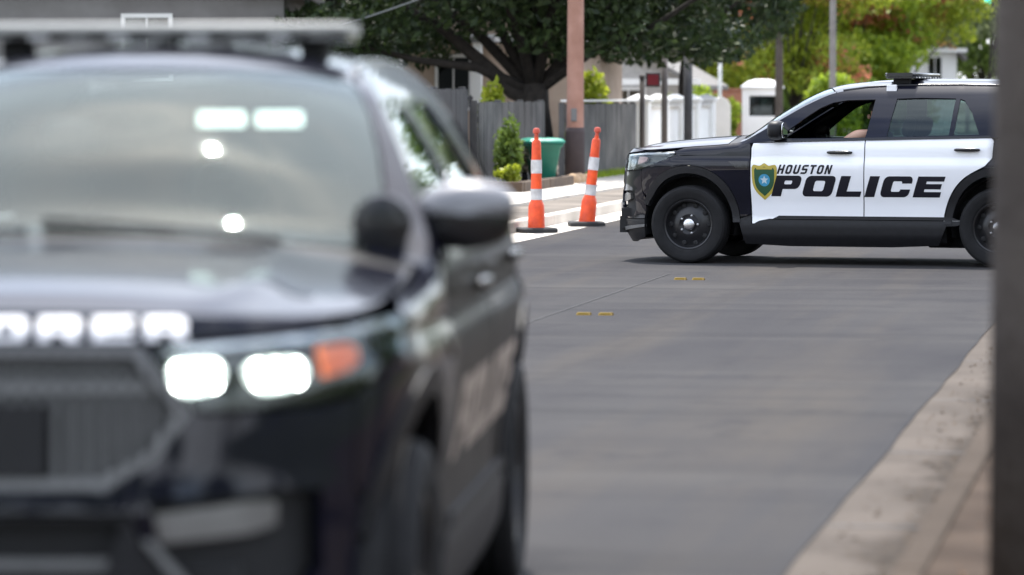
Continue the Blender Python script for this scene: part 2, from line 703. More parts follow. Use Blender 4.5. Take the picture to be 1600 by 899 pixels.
# ---------------------------------------------------------------- common car materials
PAINT = mat('black paint', (.004, .0045, .011), rough=.3, var=.2, scale=3, coat=.62, spec=.06)
WHITE = mat('white door paint', (.80, .81, .84), rough=.3, var=.02, scale=2, coat=.7)
PLASTIC = mat('black moulding plastic', (.010, .010, .012), rough=.5, spec=.3, var=.2, scale=20, bump=.05, bscale=300)
GLOSSBLK = mat('gloss black trim', (.012, .012, .014), rough=.2, var=.2)
DARKIN = mat('dark liner', (.008, .008, .009), rough=.8)
RUBBER = mat('tyre rubber', (.011, .011, .012), rough=.75, var=.25, scale=12, bump=.15, bscale=90, spec=.25)
STEEL = mat('black steel wheel', (.018, .018, .02), rough=.3, metal=.3)
CHROME = mat('chrome', (.6, .6, .62), rough=.25, metal=1.0, var=.03)
SILVER = mat('satin silver', (.45, .45, .46), rough=.35, metal=.7, var=.05)
GREYTRIM = mat('grey trim', (.13, .13, .13), rough=.4, var=.1)
SEAT = mat('charcoal seat cloth', (.02, .021, .022), rough=.9, var=.3, scale=30)
AMBER = mat('amber lens', (.9, .16, .02), rough=.2, var=.05, coat=.6)
MARKER = mat('pale side marker', (.45, .30, .28), rough=.2, coat=.5)
LAMPOFF = mat('lamp reflector', (.55, .56, .58), rough=.15, metal=.8)
LAMPON = mat('lit headlamp', (.7, .75, .72), rough=.25, emit=(.93, 1.0, .95), estr=.55)
LEDON = mat('lit led', (.9, .95, .9), rough=.3, emit=(.93, 1.0, .95), estr=16.0)
DECAL = mat('dark lettering', (.008, .008, .014), rough=.35, spec=.3)
DECALW = mat('white lettering', (.85, .85, .88), rough=.3)
GOLD = mat('gold seal ring', (.42, .33, .05), rough=.45, var=.1)
SEALG = mat('green seal field', (.012, .07, .03), rough=.45)
SEALB = mat('blue seal disc', (.04, .25, .42), rough=.4)
SEALT = mat('pale seal star', (.45, .55, .6), rough=.4)
GLASS_SIDE = glass_mat('side window glass', (.30, .40, .37), refl=1.0)
GLASS_WIND = glass_mat('windscreen glass with glare film', (.45, .52, .50), dust=.035, glare_col=(.5, .58, .55), refl=.95)
GLASS_LENS = glass_mat('clear lamp lens', (.93, .95, .95), refl=.8)
MIRROR = mat('mirror glass', (.8, .82, .84), rough=.02, metal=1.0, var=.01)


def rz_(n, m_=1.0):
    return n * m_


def make_wheel(root, x, side, name='wheel', steer=0.0):
    """tyre, rim with round holes, hub cap; side +1 is the left"""
    w = empty(name)
    w.parent = root
    w.location = (x, side * .845, .378)
    w.rotation_euler = (0, 0, steer + (0 if side > 0 else math.pi))
    R, wd = .378, .125
    tp = [(.235, -.10), (.25, -.115), (.29, -.128), (.335, -.128), (.362, -.117), (.374, -.095), (R, -.06)]
    for g in (-.045, .0, .045):
        tp += [(R, g - .012), (R - .012, g - .007), (R - .012, g + .007), (R, g + .012)]
    tp += [(R, .06), (.374, .095), (.362, .117), (.352, .121), (.347, .128), (.335, .129), (.30, .1295), (.292, .1255), (.27, .124), (.25, .115), (.235, .10), (.235, -.10)]
    MB().lathe(tp, 56, 'Y').build('tyre', RUBBER, w, auto=rad(35))
    rp = [(.238, -.1), (.238, .098), (.244, .108), (.238, .112), (.226, .106), (.218, .07), (.20, .035), (.17, .045), (.13, .068), (.10, .072), (.085, .06), (.0, .06)]
    MB().lathe(rp, 48, 'Y').build('rim', STEEL, w, auto=rad(40))
    for k in range(10):
        a = 2 * math.pi * k / 10
        b = MB()
        cx, cz = .188 * math.cos(a), .188 * math.sin(a)
        b.lathe([(.0, .0505), (.021, .0515), (.026, .048), (.024, .036)], 12, 'Y', (cx, 0, cz))
        b.build('wheel_hole', DARKIN, w, smooth=True)
    MB().lathe([(.058, .058), (.058, .086), (.052, .094), (.04, .099), (.02, .103), (.0, .103)], 28, 'Y').build('hub_cap', CHROME, w, auto=rad(40))
    for k in range(5):
        a = 2 * math.pi * (k + .5) / 5
        MB().lathe([(.012, .066), (.012, .086), (.007, .09), (0, .09)], 8, 'Y', (.088 * math.cos(a), 0, .088 * math.sin(a))).build('lug_nut', SILVER, w, smooth=True)
    MB().lathe([(.17, -.02), (.17, .012), (.0, .012)], 24, 'Y').build('brake_disc', GREYTRIM, w, auto=rad(40))
    return w


def box_loft(rings):
    """rings of (cx, [(y,z) ellipse half sizes], centre) -> smooth pod"""
    return rings


def pod(c, size, e=3.0, nu=14, nv=20, taper=None):
    """superellipsoid as vertex rings about local x"""
    rings = []
    for i in range(nu + 1):
        a = -math.pi / 2 + math.pi * i / nu
        ca, sa = max(1e-3, math.cos(a)), math.sin(a)
        rx = math.copysign(abs(sa) ** (2 / e), sa)
        rr = ca ** (2 / e)
        ring = []
        for k in range(nv):
            b = 2 * math.pi * k / nv
            cb, sb = math.cos(b), math.sin(b)
            y = math.copysign(abs(cb) ** (2 / e), cb) * rr
            z = math.copysign(abs(sb) ** (2 / e), sb) * rr
            p = [rx, y, z]
            if taper:
                p = taper(p)
            ring.append((c[0] + p[0] * size[0] / 2, c[1] + p[1] * size[1] / 2, c[2] + p[2] * size[2] / 2))
        rings.append(ring)
    return rings


def make_seat(root, x, y, w=.52):
    s = empty('seat')
    s.parent = root
    s.location = (x, y, 0)
    MB().loft(pod((.05, 0, .56), (.54, w, .20), 4)).build('seat_cushion', SEAT, s, smooth=True)
    M = Matrix.Rotation(rad(-14), 3, 'Y')
    r = [[Vector((-.25, 0, .60)) + M @ Vector((p[2], p[1], p[0] + .30)) for p in ring] for ring in pod((0, 0, 0), (.66, w * .95, .15), 3.5)]
    MB().loft(r).build('seat_back', SEAT, s, smooth=True)
    r = [[Vector((-.25, 0, .60)) + M @ Vector((p[2], p[1], p[0] + .74)) for p in ring] for ring in pod((0, 0, 0), (.19, .27, .10), 3)]
    MB().loft(r).build('headrest', SEAT, s, smooth=True)


def make_suv(loc, heading, label, near):
    root = empty('police_suv', loc, heading, label=label, cat='police car', group='police cars on the road')
    door_paint = mat('dull black door paint', (.012, .010, .009), rough=.5, var=.6, scale=2.5, coat=.18, spec=.12) if near else WHITE
    lamp = LAMPON if near else LAMPOFF
    ARF, ARO = .445, .515            # wheel opening and moulding radii
    AX0, AX1, AZ = 0.0, -3.025, .385
    sides = (1, -1)
    U = UX
    # ---------------- doors, fenders, quarters (both sides)
    belt = lambda x: float(np.interp(-x, [.6, 1.75, 3.1], [1.118, 1.15, 1.178]))
    fd = [(-.63, 1.075), (-.645, belt(-.645)), (-1.2, belt(-1.2)), (-1.735, belt(-1.735)), (-1.735, .9), (-1.725, .44), (-1.2, .44), (-.80, .44), (-.70, .42), (-.655, .395), (-.635, .395), (-.625, .7)]
    ra = arc(AX1, AZ, ARO + .012, 62, 2, 12)        # rear arch front half (towards +x)
    rdoor = [(-1.745, .9), (-1.745, belt(-1.75)), (-2.4, belt(-2.4)), (-2.95, belt(-2.95)), (-2.975, 1.15), (-2.965, .99), (-2.90, .915)] + [p for p in ra if p[0] > -2.84] + [(-2.50, .395), (-2.60, .395), (-2.68, .42), (-2.74, .44), (-1.735, .44)]
    rdoor = [(x, z) for x, z in rdoor]
    fa = arc(AX0, AZ, ARO + .004, 172, 28, 22)
    fender = [(-.615, 1.098), (-.615, .48), (-.56, .46)] + fa + [(.50, .66), (.51, .80), (.50, .862), (.38, .905), (.22, .965), (.12, 1.012), (.16, 1.035)]
    fender += [(x, Z_E(x) - .004) for x in (.05, -.1, -.25, -.4, -.5, -.585)]
    qa = arc(AX1, AZ, ARO + .004, 66, 176, 18)
    quarter = [(-2.985, 1.16), (-2.975, .99), (-2.915, .915)] + [p for p in qa if p[0] < -2.86] + [(-3.60, .50), (-3.72, .5), (-3.74, 1.0), (-3.74, 1.16)]
    doors = {}
    for s in sides:
        f = (lambda pl: xz(pl)) if s > 0 else (lambda pl: mir(xz(pl)))
        d1 = panel('front_door', f(fd), S, door_paint, root, label=None)
        d2 = panel('rear_door', f(rdoor), S, door_paint, root)
        if s > 0:
            doors['f'], doors['r'] = d1, d2
        panel('front_fender', f(fender), S, PAINT, root, step=.035)
        panel('rear_quarter', f(quarter), S, PAINT, root)
        # arch mouldings
        for cx, lo, hi in ((AX0, 178, 20), (AX1, 178, 2)):
            ring = arc(cx, AZ, ARO, lo, hi, 28) + arc(cx, AZ, ARF, hi, lo, 26)
            panel('wheel_arch_moulding', f(ring), S, PLASTIC, root, step=.04, off=.012, thick=.05)
        # rocker and door cladding
        rock = [(-.50, .43), (-.56, .20), (-1.0, .18), (-2.0, .18), (-2.45, .2), (-2.53, .385), (-2.62, .388), (-2.70, .41), (-2.76, .432), (-1.2, .432), (-.80, .432), (-.70, .412), (-.66, .388), (-.625, .388), (-.62, .47), (-.555, .45)]
        panel('rocker_moulding', f(rock), S, PLASTIC, root, step=.05, off=.006)
        strip = [(-.84, .437), (-.90, .468), (-2.58, .468), (-2.66, .437)]
        panel('door_cladding', f(strip), S, PLASTIC, root, step=.05, off=.016, thick=.02)
        # backing so that panel gaps look dark
        panel('gap_backing', f([(-.50, 1.07), (-.52, .30), (-2.46, .30), (-2.56, .9), (-2.9, 1.0), (-3.1, 1.13), (-.6, 1.10)]), S, DARKIN, root, step=.12, off=-.03, thick=0)
        # glasshouse frame with window openings
        up = [(x, Z_E(x) - .002) for x in (-.47, -.56, -.66, -.77, -.9, -1.02, -1.15, -1.28, -1.4, -1.52, -1.68, -1.9, -2.1, -2.6, -3.2, -3.55)]
        frame = [(-.50, 1.11), (-.47, 1.112)] + up + [(-3.74, 1.60), (-3.74, 1.17), (-2.99, belt(-2.99) + .006), (-1.74, belt(-1.74) + .006), (-.66, belt(-.66) + .006)]
        w1 = [(-.88, 1.165), (-.98, 1.25), (-1.12, 1.36), (-1.26, 1.458), (-1.38, 1.51), (-1.52, 1.533), (-1.79, 1.54), (-1.765, 1.35), (-1.735, 1.178)]
        w2 = [(-2.0, 1.548), (-2.25, 1.556), (-2.57, 1.55), (-2.555, 1.37), (-2.54, 1.197), (-1.94, 1.185), (-1.97, 1.37)]
        w3 = [(-2.615, 1.545), (-2.66, 1.53), (-2.74, 1.42), (-2.83, 1.21), (-2.585, 1.2), (-2.60, 1.37)]
        w4 = [(-3.02, 1.50), (-3.40, 1.49), (-3.62, 1.45), (-3.70, 1.25), (-3.05, 1.22)]
        ws = [f(w) for w in (w1, w2, w3, w4)]
        fr = panel('window_frame', f(frame), S, PAINT, root, step=.045, holes=ws, thick=.02)
        for i, w in enumerate(ws):
            if i == 0 and not near and s > 0:
                continue                     # the driver's window is wound down
            panel('side_window', w, S, GLASS_SIDE, root, step=.08, off=-.012, thick=0)
        panel('belt_trim', f([(-.70, belt(-.7) + .002), (-.90, belt(-.9) + .022), (-1.7, belt(-1.7) + .022), (-2.93, belt(-2.93) + .02), (-2.95, belt(-2.95) + .002)]), S, GLOSSBLK, root, step=.06, off=.012, thick=.02)
        # door handles
        for d, hx, hz in ((d1, -1.50, 1.035), (d2, -2.73, 1.065)):
            p = SX(hx, hz)
            rings = pod((p.x, s * (p.y + .022), p.z), (.25, .035, .035), 3.2)
            h = MB().loft(rings).build('door_handle', GLOSSBLK, d, smooth=True)
            panel('handle_recess', f([(hx + .11, hz - .035), (hx + .11, hz + .03), (hx - .11, hz + .03), (hx - .11, hz - .035)]), S, door_paint, d, step=.05, off=.001, thick=0)
        # fender vent badge
        vb = [(-.40, .945), (-.60, .945), (-.60, .875), (-.48, .885)]
        panel('fender_badge', f(vb), S, GLOSSBLK, root, step=.05, off=.006)
        # wing mirror
        mr = empty('wing_mirror')
        mr.parent = root
        mr.location = (-.90, s * .885, 1.275)
        def tp(p):
            return [p[0] * (1 - .12 * p[1]), p[1], p[2] * (1 - .12 * abs(p[1])) + .06 * p[1]]
        rr = [[(a, s * b, c) for a, b, c in ring] for ring in pod((.02, .10, .015), (.16, .27, .19), 3.2, taper=tp)]
        MB().loft(rr).build('mirror_housing', GLOSSBLK if near else PLASTIC, mr, smooth=True)
        if near:  # upper shell in lighter grey, the sky reflection put into its colour
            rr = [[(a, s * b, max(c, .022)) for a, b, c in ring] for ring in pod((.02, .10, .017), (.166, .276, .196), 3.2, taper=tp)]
            MB().loft(rr).build('mirror_sky_sheen', mat('mirror sky sheen grey', (.20, .20, .215), rough=.35, coat=.5), mr, smooth=True)
        rr = [[(a, s * b, c) for a, b, c in ring] for ring in pod((-.063, .105, .015), (.012, .225, .15), 4)]
        MB().loft(rr).build('mirror_glass', MIRROR, mr, smooth=True)
        MB().loft([[(.05, s * -.09, -.085), (-.05, s * -.09, -.085), (-.05, s * -.09, -.045), (.05, s * -.09, -.045)],
                   [(.05, s * .06, -.075), (-.04, s * .06, -.075), (-.04, s * .06, -.03), (.05, s * .06, -.03)]]).build('mirror_arm', PLASTIC, mr, bevel=.008)
        # headlight unit
        hl = [(UY(.415), .985), (UY(.60), 1.0), (UY(.76), 1.012), (U(.50), 1.028), (U(.36), 1.034), (U(.20), 1.036), (U(.14), 1.014), (U(.23), .965), (U(.38), .908), (U(.50), .87), (UY(.80), .855), (UY(.70), .848), (UY(.53), .845), (UY(.475), .88)]
        if s < 0:
            hl = mir(hl)
        HL = empty('headlight')
        HL.parent = root
        panel('lamp_housing', hl, S, GLOSSBLK, HL, step=.04, off=-.055, thick=0)
        for a, b in ((.465, .575), (.65, .765)):
            lp = smooth_poly(yz([(a, .958), ((a + b) / 2, .966), (b, .964), (b + .012, .925), (b - .01, .892), ((a + b) / 2, .882), (a + .02, .884), (a - .005, .92)]), 3)
            panel('lamp', lp if s > 0 else mir(lp), S, lamp, HL, step=.03, off=-.03, thick=.03)
            if near:
                for q in range(6):
                    cy = a + (b - a) * (.12 + .38 * (q % 3))
                    cz = .945 - .04 * (q // 3)
                    dp = arc(0, 0, .0125, 0, 324, 9)
                    dp = [(UY(cy) + p_, cz + q_) for p_, q_ in dp]
                    panel('led', dp if s > 0 else mir(dp), S, LEDON, HL, step=.02, off=-.022, thick=0)
        am = [(U(.58), .985), (U(.50), .99), (U(.46), .98), (U(.47), .945), (U(.51), .925), (U(.58), .91)]
        panel('turn_signal', am if s > 0 else mir(am), S, AMBER if near else MARKER, HL, step=.03, off=-.02, thick=.02)
        st = [(UY(.44), .99), (UY(.60), 1.003), (UY(.76), 1.014), (U(.46), 1.028), (U(.21), 1.030), (U(.21), 1.016), (U(.46), 1.010), (UY(.76), .998), (UY(.60), .988), (UY(.45), .975)]
        panel('daytime_strip', st if s > 0 else mir(st), S, LAMPOFF, HL, step=.03, off=-.012, thick=.02)
        panel('lens', hl, S, GLASS_LENS, HL, step=.035, off=-.002, thick=0)
        # fog lamp pocket
        fp = yz([(.40, .652), (.72, .668), (.79, .66), (.80, .50), (.76, .44), (.56, .44), (.43, .55)])
        fpm = fp if s > 0 else mir(fp)
        panel('fog_pocket', fpm, S, DARKIN, root, step=.05, off=-.05, thick=0)
        fs = yz([(.415, .625), (.64, .645), (.70, .64), (.70, .592), (.64, .578), (.43, .565)])
        panel('fog_lamp', fs if s > 0 else mir(fs), S, mat('dim fog lamp lens', (.14, .135, .13), rough=.3, coat=.4), root, step=.04, off=-.02, thick=.03)
        sl = yz([(.385, .575), (.41, .575), (.545, .43), (.51, .43)])
        panel('bumper_slash', sl if s > 0 else mir(sl), S, GREYTRIM, root, step=.03, off=.014, thick=.03)
    # ---------------- front end
    gr = [(-.385, .992), (.385, .992), (.50, .84), (.42, .735), (.30, .675), (-.30, .675), (-.42, .735), (-.50, .84)]
    GR = yz(gr)
    hlL = [(UY(.40), .993), (UY(.60), 1.008), (UY(.76), 1.02), (U(.50), 1.036), (U(.36), 1.04), (U(.20), 1.044), (U(.12), 1.012), (U(.22), .958), (U(.37), .898), (U(.50), .862), (UY(.80), .847), (UY(.70), .84), (UY(.53), .837), (UY(.465), .88)]
    fpL = yz([(.40, .652), (.72, .668), (.79, .66), (.80, .50), (.76, .44), (.56, .44), (.43, .55)])
    low = yz([(-.345, .615), (.345, .615), (.30, .51), (-.30, .51)])
    fcL = [(UY(.40), 1.0), (UY(.60), 1.015), (UY(.76), 1.03)]
    # painted bumper cover: outline runs under the hood edge, round the headlights, to the wheel arches
    cov = [(UY(.395), .999), (UY(.46), .88), (UY(.525), .833), (UY(.70), .835), (UY(.80), .842), (U(.505), .855), (U(.515), .80), (U(.508), .66), (U(.47), .60), (U(.475), .43),
           (UY(.76), .425), (UY(.55), .425), (UY(.41), .54), (UY(.36), .63)]
    covl = cov + [(-u, v) for u, v in reversed(cov)]
    panel('front_bumper', covl, S, PAINT, root, step=.04, holes=[GR, fpL, mir(fpL)], thick=.03)
    # lower bumper in plastic
    lowb = [(UY(.355), .622), (UY(.405), .533), (UY(.545), .418), (UY(.76), .418), (U(.475), .42), (U(.47), .36), (U(.50), .25), (UY(.74), .20), (UY(.4), .19)]
    panel('lower_bumper', lowb + [(-u, v) for u, v in reversed(lowb)], S, PLASTIC, root, step=.05, holes=[low], thick=.03, off=.004)
    lip = [(UY(.52), .335), (U(.47), .375), (U(.47), .35), (UY(.52), .30)]
    panel('bumper_lip', lip + [(-u, v) for u, v in reversed(lip)], S, GREYTRIM, root, step=.05, off=.022, thick=.03)
    panel('lower_intake', low, S, DARKIN, root, step=.06, off=-.05, thick=0)
    ib = yz([(-.33, .535), (.33, .535), (.315, .515), (-.315, .515)])
    panel('intake_bar', ib, S, GREYTRIM, root, step=.05, off=.0, thick=.03)
    # grille: dark back, vertical bars, frame, plate bracket
    g = empty('grille')
    g.parent = root
    panel('grille_back', GR, S, DARKIN, g, step=.06, off=-.06, thick=0)
    gi = yz([(-.365, .972), (.365, .972), (.472, .838), (.40, .752), (.29, .697), (-.29, .697), (-.40, .752), (-.472, .838)])
    panel('grille_frame', GR, S, GREYTRIM if near else GLOSSBLK, g, step=.05, holes=[gi], off=.006, thick=.06)
    n = 25
    gp = np.array([(y, z) for y, z in [(-.365, .972), (.365, .972), (.472, .838), (.40, .752), (.29, .697), (-.29, .697), (-.40, .752), (-.472, .838)]])
    for i in range(n):
        y = -.45 + .9 * i / (n - 1)
        if abs(y) < .0:
            continue
        top = .972 if abs(y) < .365 else .972 - (abs(y) - .365) / .107 * .134
        bot = .697 if abs(y) < .29 else (.697 + (abs(y) - .29) / .11 * .055 if abs(y) < .40 else .752 + (abs(y) - .40) / .072 * .086)
        if top - bot < .02:
            continue
        br = yz([(y - .0085, bot), (y + .0085, bot), (y + .0085, top), (y - .0085, top)])
        panel('grille_bar', br, S, GREYTRIM, g, step=.08, off=-.022, thick=.03)
    for zz in (.90, ):
        br = yz([(-.42, zz - .012), (.42, zz - .012), (.41, zz + .012), (-.41, zz + .012)])
        panel('grille_crossbar', br, S, GREYTRIM, g, step=.06, off=-.018, thick=.03)
    pl = yz([(-.165, .70), (.165, .70), (.165, .86), (-.165, .86)])
    panel('plate_bracket', pl, S, DARKIN, g, step=.08, off=.012, thick=.03)
    # ---------------- hood nose and hood, cowl, windscreen, roof
    nose = [(UY(.395), 1.004), (UY(.60), 1.019), (UY(.76), 1.031), (U(.53), 1.043), (UY(.76), 1.054), (UY(.5), 1.062)]
    hood = empty('hood')
    hood.parent = root
    panel('hood_nose', nose + [(-u, v) for u, v in reversed(nose)], S, PAINT, hood, step=.03, thick=.02)
    hp = [(.735, -.93), (.735, 0), (.735, .93), (.67, .975), (.53, .985), (-.2, .985), (-.38, .985), (-.38, 0), (-.38, -.985), (-.2, -.985), (.53, -.985), (.67, -.975)]

    def HT(x, t):
        p = T(x, t)
        # two raised creases along the hood
        a = abs(t)
        k = math.exp(-((a - .62 - .06 * (x)) / .07) ** 2) * min(1, max(0, (.65 - x) / .3))
        p.z += .011 * k
        return p
    panel('hood_panel', hp, HT, PAINT, hood, step=.04, thick=.015, ref=(0, 0, 0))
    panel('cowl', [(-.385, -.985), (-.385, .985), (-.52, .985), (-.47, .6), (-.45, 0), (-.47, -.6), (-.52, -.985)], T, PLASTIC, root, step=.06, thick=0, ref=(-1, 0, 0), off=-.004)
    hw = [(-.455, 0), (-.475, .55), (-.52, .83), (-.60, .86), (-.75, .885), (-.95, .91), (-1.16, .93), (-1.30, .93), (-1.36, .90), (-1.29, .6), (-1.215, .3), (-1.195, 0)]
    wsP = hw + [(x, -t) for x, t in reversed(hw[1:-1])]
    panel('windscreen', wsP, T, GLASS_WIND if near else GLASS_SIDE, root, step=.06, thick=0, ref=(-1, 0, .5), off=-.003)
    for s in sides:
        ap = [(-.50, .84), (-.60, .87), (-.75, .893), (-.95, .918), (-1.16, .938), (-1.305, .938), (-1.37, .905), (-1.385, .92), (-1.385, 1.0), (-1.2, 1.0), (-1.0, 1.0), (-.8, 1.0), (-.50, 1.0)]
        panel('a_pillar', [(x, s * t) for x, t in ap], T, PAINT, root, step=.03, thick=.015, ref=(-1, 0, .5))
    roof = [(-1.37, -.895), (-1.30, -.6), (-1.225, -.3), (-1.205, 0), (-1.225, .3), (-1.30, .6), (-1.37, .895), (-1.392, .93), (-1.392, .995), (-2.2, .995), (-3.2, .995), (-3.85, .99), (-3.9, 0), (-3.85, -.99), (-3.2, -.995), (-2.2, -.995), (-1.392, -.995), (-1.392, -.93)]

    def RT(x, t):
        p = T(x, t)
        for c in (0, .3, .6):
            p.z += .007 * math.exp(-((abs(t) - c) / .05) ** 2) * min(1, max(0, (-1.6 - x) / .2))
        return p
    rf = panel('roof', roof, RT, PAINT, root, step=.05, thick=.015, ref=(-2, 0, 0))
    for s in sides:
        ditch = [SX(x, Z_E(x)) for x in (-1.45, -1.7, -2.0, -2.6, -3.2, -3.6)]
        MB().tube([(p.x, s * (p.y - .035), p.z + .012) for p in ditch], .011, 6).build('roof_rail', GLOSSBLK, rf, smooth=True)
    # rear end (closed, plain)
    uq = U(-3.745)
    rear_lo = [(uq, .35), (uq, 1.0), (UMAX, 1.0), (UMAX, .35)]
    for s in sides:
        r_ = rear_lo if s > 0 else mir(rear_lo)
        panel('rear_bumper' if s > 0 else 'rear_bumper', r_, S, PAINT, root, step=.08)
        r2 = [(uq, 1.005), (uq, 1.58), (UMAX, 1.66), (UMAX, 1.005)]
        panel('tailgate', r2 if s > 0 else mir(r2), S, PAINT, root, step=.08)
    # ---------------- underside, wheel liners
    b = MB()
    b.box((-1.5, 0, .29), (2.0, 1.55, .14))
    b.box((-1.5, 0, .36), (4.6, 1.15, .16))
    b.box((.55, 0, .42), (.45, 1.2, .2))
    b.build('underbody', DARKIN, root)
    b = MB()
    b.box((.24, 0, .70), (.63, 1.15, .40))
    b.box((-.27, 0, .72), (.39, 1.15, .55))
    b.build('engine_block', DARKIN, root)
    MB().box((-3.0, 0, .62), (1.5, 1.15, .45)).build('cargo_floor', DARKIN, root)
    for cx in (AX0, AX1):
        for s in sides:
            pr = [(.47, s * .55), (.47, s * .90), ]
            m_ = MB()
            seg = 20
            vv = []
            for y in (.56, .91):
                vv.append([(cx + .455 * math.cos(math.pi * k / seg * 1.16 - .25), s * y, AZ + .455 * math.sin(math.pi * k / seg * 1.16 - .25)) for k in range(seg + 1)])
            n0 = len(m_.v)
            m_.v += [Vector(p) for p in vv[0] + vv[1]]
            for k in range(seg):
                m_.f.append((k, k + 1, seg + 2 + k, seg + 1 + k))
            m_.f.append(tuple(range(seg + 1)))
            m_.build('wheel_liner', DARKIN, root)
    for cx, st in ((AX0, 0.0), (AX1, 0.0)):
        for s in sides:
            make_wheel(root, cx, s, steer=st)
    # low crossmembers seen under the sill
    b = MB()
    b.loft([[(-.7, -.3, .20), (-.7, .3, .20), (-.7, .3, .24), (-.7, -.3, .24)], [(-2.2, -.3, .165), (-2.2, .3, .165), (-2.2, .3, .24), (-2.2, -.3, .24)]])
    b.box((-2.55, .2, .23), (.6, .5, .14))
    b.build('exhaust_guard', DARKIN, root, bevel=.02)
    # ---------------- interior
    for y in (.40, -.40):
        make_seat(root, -1.62, y)
    make_seat(root, -2.62, 0, 1.25)
    MB().loft([[(-.62, -.72, .80), (-.62, .72, .80), (-.62, .72, 1.12), (-.62, -.72, 1.12)], [(-.95, -.76, .78), (-.95, .76, .78), (-.95, .76, 1.13), (-.95, -.76, 1.13)], [(-1.05, -.76, .75), (-1.05, .76, .75), (-1.05, .76, 1.02), (-1.05, -.76, 1.02)]]).build('dashboard', DARKIN, root, bevel=.02)
    sw = MB()
    c0 = Vector((-1.18, .40, 1.03))
    M = Matrix.Rotation(rad(65), 3, 'Y')
    sw.tube([c0 + M @ Vector((.18 * math.cos(a), .18 * math.sin(a), 0)) for a in [2 * math.pi * k / 24 for k in range(25)]], .014, 7, cap=False)
    sw.tube([c0 + M @ Vector((0, -.18, 0)), c0, c0 + M @ Vector((0, .18, 0))], .02, 6)
    sw.tube([c0, c0 + Vector((.16, 0, -.08))], .03, 8)
    sw.build('steering_wheel', DARKIN, root, smooth=True)
    MB().box((-1.95, 0, 1.02), (.03, 1.3, .36)).build('partition', DARKIN, root)
    hd = [(-1.36, -.85), (-1.36, .85), (-3.7, .85), (-3.7, -.85)]
    panel('headliner', hd, T, DARKIN, root, step=.12, off=-.05, thick=0, ref=(-2, 0, 0))
    vm = MB()
    vm.loft(pod((-1.22, 0, 1.545), (.05, .24, .075), 3.2))
    vm.tube([(-1.20, 0, 1.56), (-1.17, 0, 1.60)], .012, 6)
    vm.build('rear_view_mirror', DARKIN, root, smooth=True)
    # ---------------- roof light bar
    lb = empty('light_bar')
    lb.parent = root
    lx, lz = (-1.80, 1.803) if near else (-2.0, 1.808)
    bw = 1.14 if near else 1.22
    TOPM = mat('grey light bar cover', (.40, .40, .38), rough=.45, var=.08) if near else mat('smoked light bar cover', (.02, .02, .022), rough=.2)
    MB().loft([[(lx + x, p[1], lz + z) for x, z in rrect(-.155, -.002, .155, .032, .015)] for p in pod((0, 0, 0), (1, bw, 1), 2, nu=1, nv=1)[0:0]] or
              [[(lx + x * k, y, lz + z) for x, z in rrect(-.155, .0, .155, .032, .014)] for y, k in ((-bw / 2, .82), (-bw / 2 + .05, 1), (bw / 2 - .05, 1), (bw / 2, .82))]).build('bar_cover', TOPM, lb, auto=rad(40))
    MB().loft([[(lx + x * k, y, lz - .022 + z) for x, z in rrect(-.145, .0, .145, .022, .009)] for y, k in ((-bw / 2 + .01, .82), (-bw / 2 + .06, 1), (bw / 2 - .06, 1), (bw / 2 - .01, .82))]).build('bar_lens', GLOSSBLK, lb, auto=rad(40))
    nm = 9
    for i in range(nm):
        y = -bw / 2 + .09 + (bw - .18) * i / (nm - 1)
        for k in (1, -1):
            MB().box((lx + k * .138, y, lz - .012), (.022, .062, .016)).build('light_module', SILVER if (i % 2) else GREYTRIM, lb, bevel=.003)
    for s in sides:
        zz = T(lx, .78).z
        MB().box((lx, s * (bw / 2 - .12), (lz - .02 + zz) / 2), (.16, .07, max(.03, lz - .02 - zz + .012))).build('bar_foot', DARKIN, lb, bevel=.005)
    # ---------------- livery
    if near:
        letters('POLICE', lambda a, b: (UX(-.80 - a), .60 + b), S, mat('tan reflective lettering', (.36, .29, .24), rough=.5), lambda c, a: doors['f'] if a < 5.0 else doors['r'], [1.42, 1.62, 1.32, .56, 1.55, 1.45], .24, .53, .25, .20, .34, 1, .04, .0025)
    if not near:
        hb = .665

        def on_side(x0, z0):
            return lambda a, b: (UX(x0 - a), z0 + b)
        wd = [1.42, 1.62, 1.32, .56, 1.55, 1.45]
        H = .180
        gap = .24
        tot = sum(wd) + gap * 5
        H_x = 1.0
        # POLICE, from just behind the fender gap to the rear arch
        def par(ch, a):
            return doors['f'] if a < 5.0 else doors['r']
        letters('POLICE', on_side(-.825, .632), S, DECAL, par, wd, gap, .53, .25, H, .34, 1, .035, .0025)
        letters('HOUSTON', on_side(-.885, .828), S, DECAL, lambda c, a: doors['f'], [.66] * 7, .22, .21, .20, .088, .34, 1, .03, .0025)
        # shield: gold rim, green field, blue disc, star
        def shield(k):
            return smooth_poly([(0, .165 * k), (.045 * k, .14 * k), (.105 * k, .15 * k), (.125 * k, .12 * k), (.118 * k, -.02 * k), (.08 * k, -.10 * k), (0, -.165 * k), (-.08 * k, -.10 * k), (-.118 * k, -.02 * k), (-.125 * k, .12 * k), (-.105 * k, .15 * k), (-.045 * k, .14 * k)], 3, sharp=(3, 6, 9))
        sx, sz = -.762, .765
        lay = lambda pl: [(UX(sx - x), sz + z) for x, z in pl]
        sh = panel('door_shield', lay(shield(1)), S, GOLD, doors['f'], step=.03, off=.002, thick=.001)
        panel('shield_field', lay(shield(.80)), S, SEALG, doors['f'], step=.03, off=.003, thick=0)
        panel('shield_disc', lay(arc(0, .005, .056, 0, 340, 17)), S, SEALB, doors['f'], step=.02, off=.004, thick=0)
        star = []
        for k in range(10):
            a = rad(90 + 36 * k)
            r = .042 if k % 2 == 0 else .018
            star.append((r * math.cos(a), .005 + r * math.sin(a)))
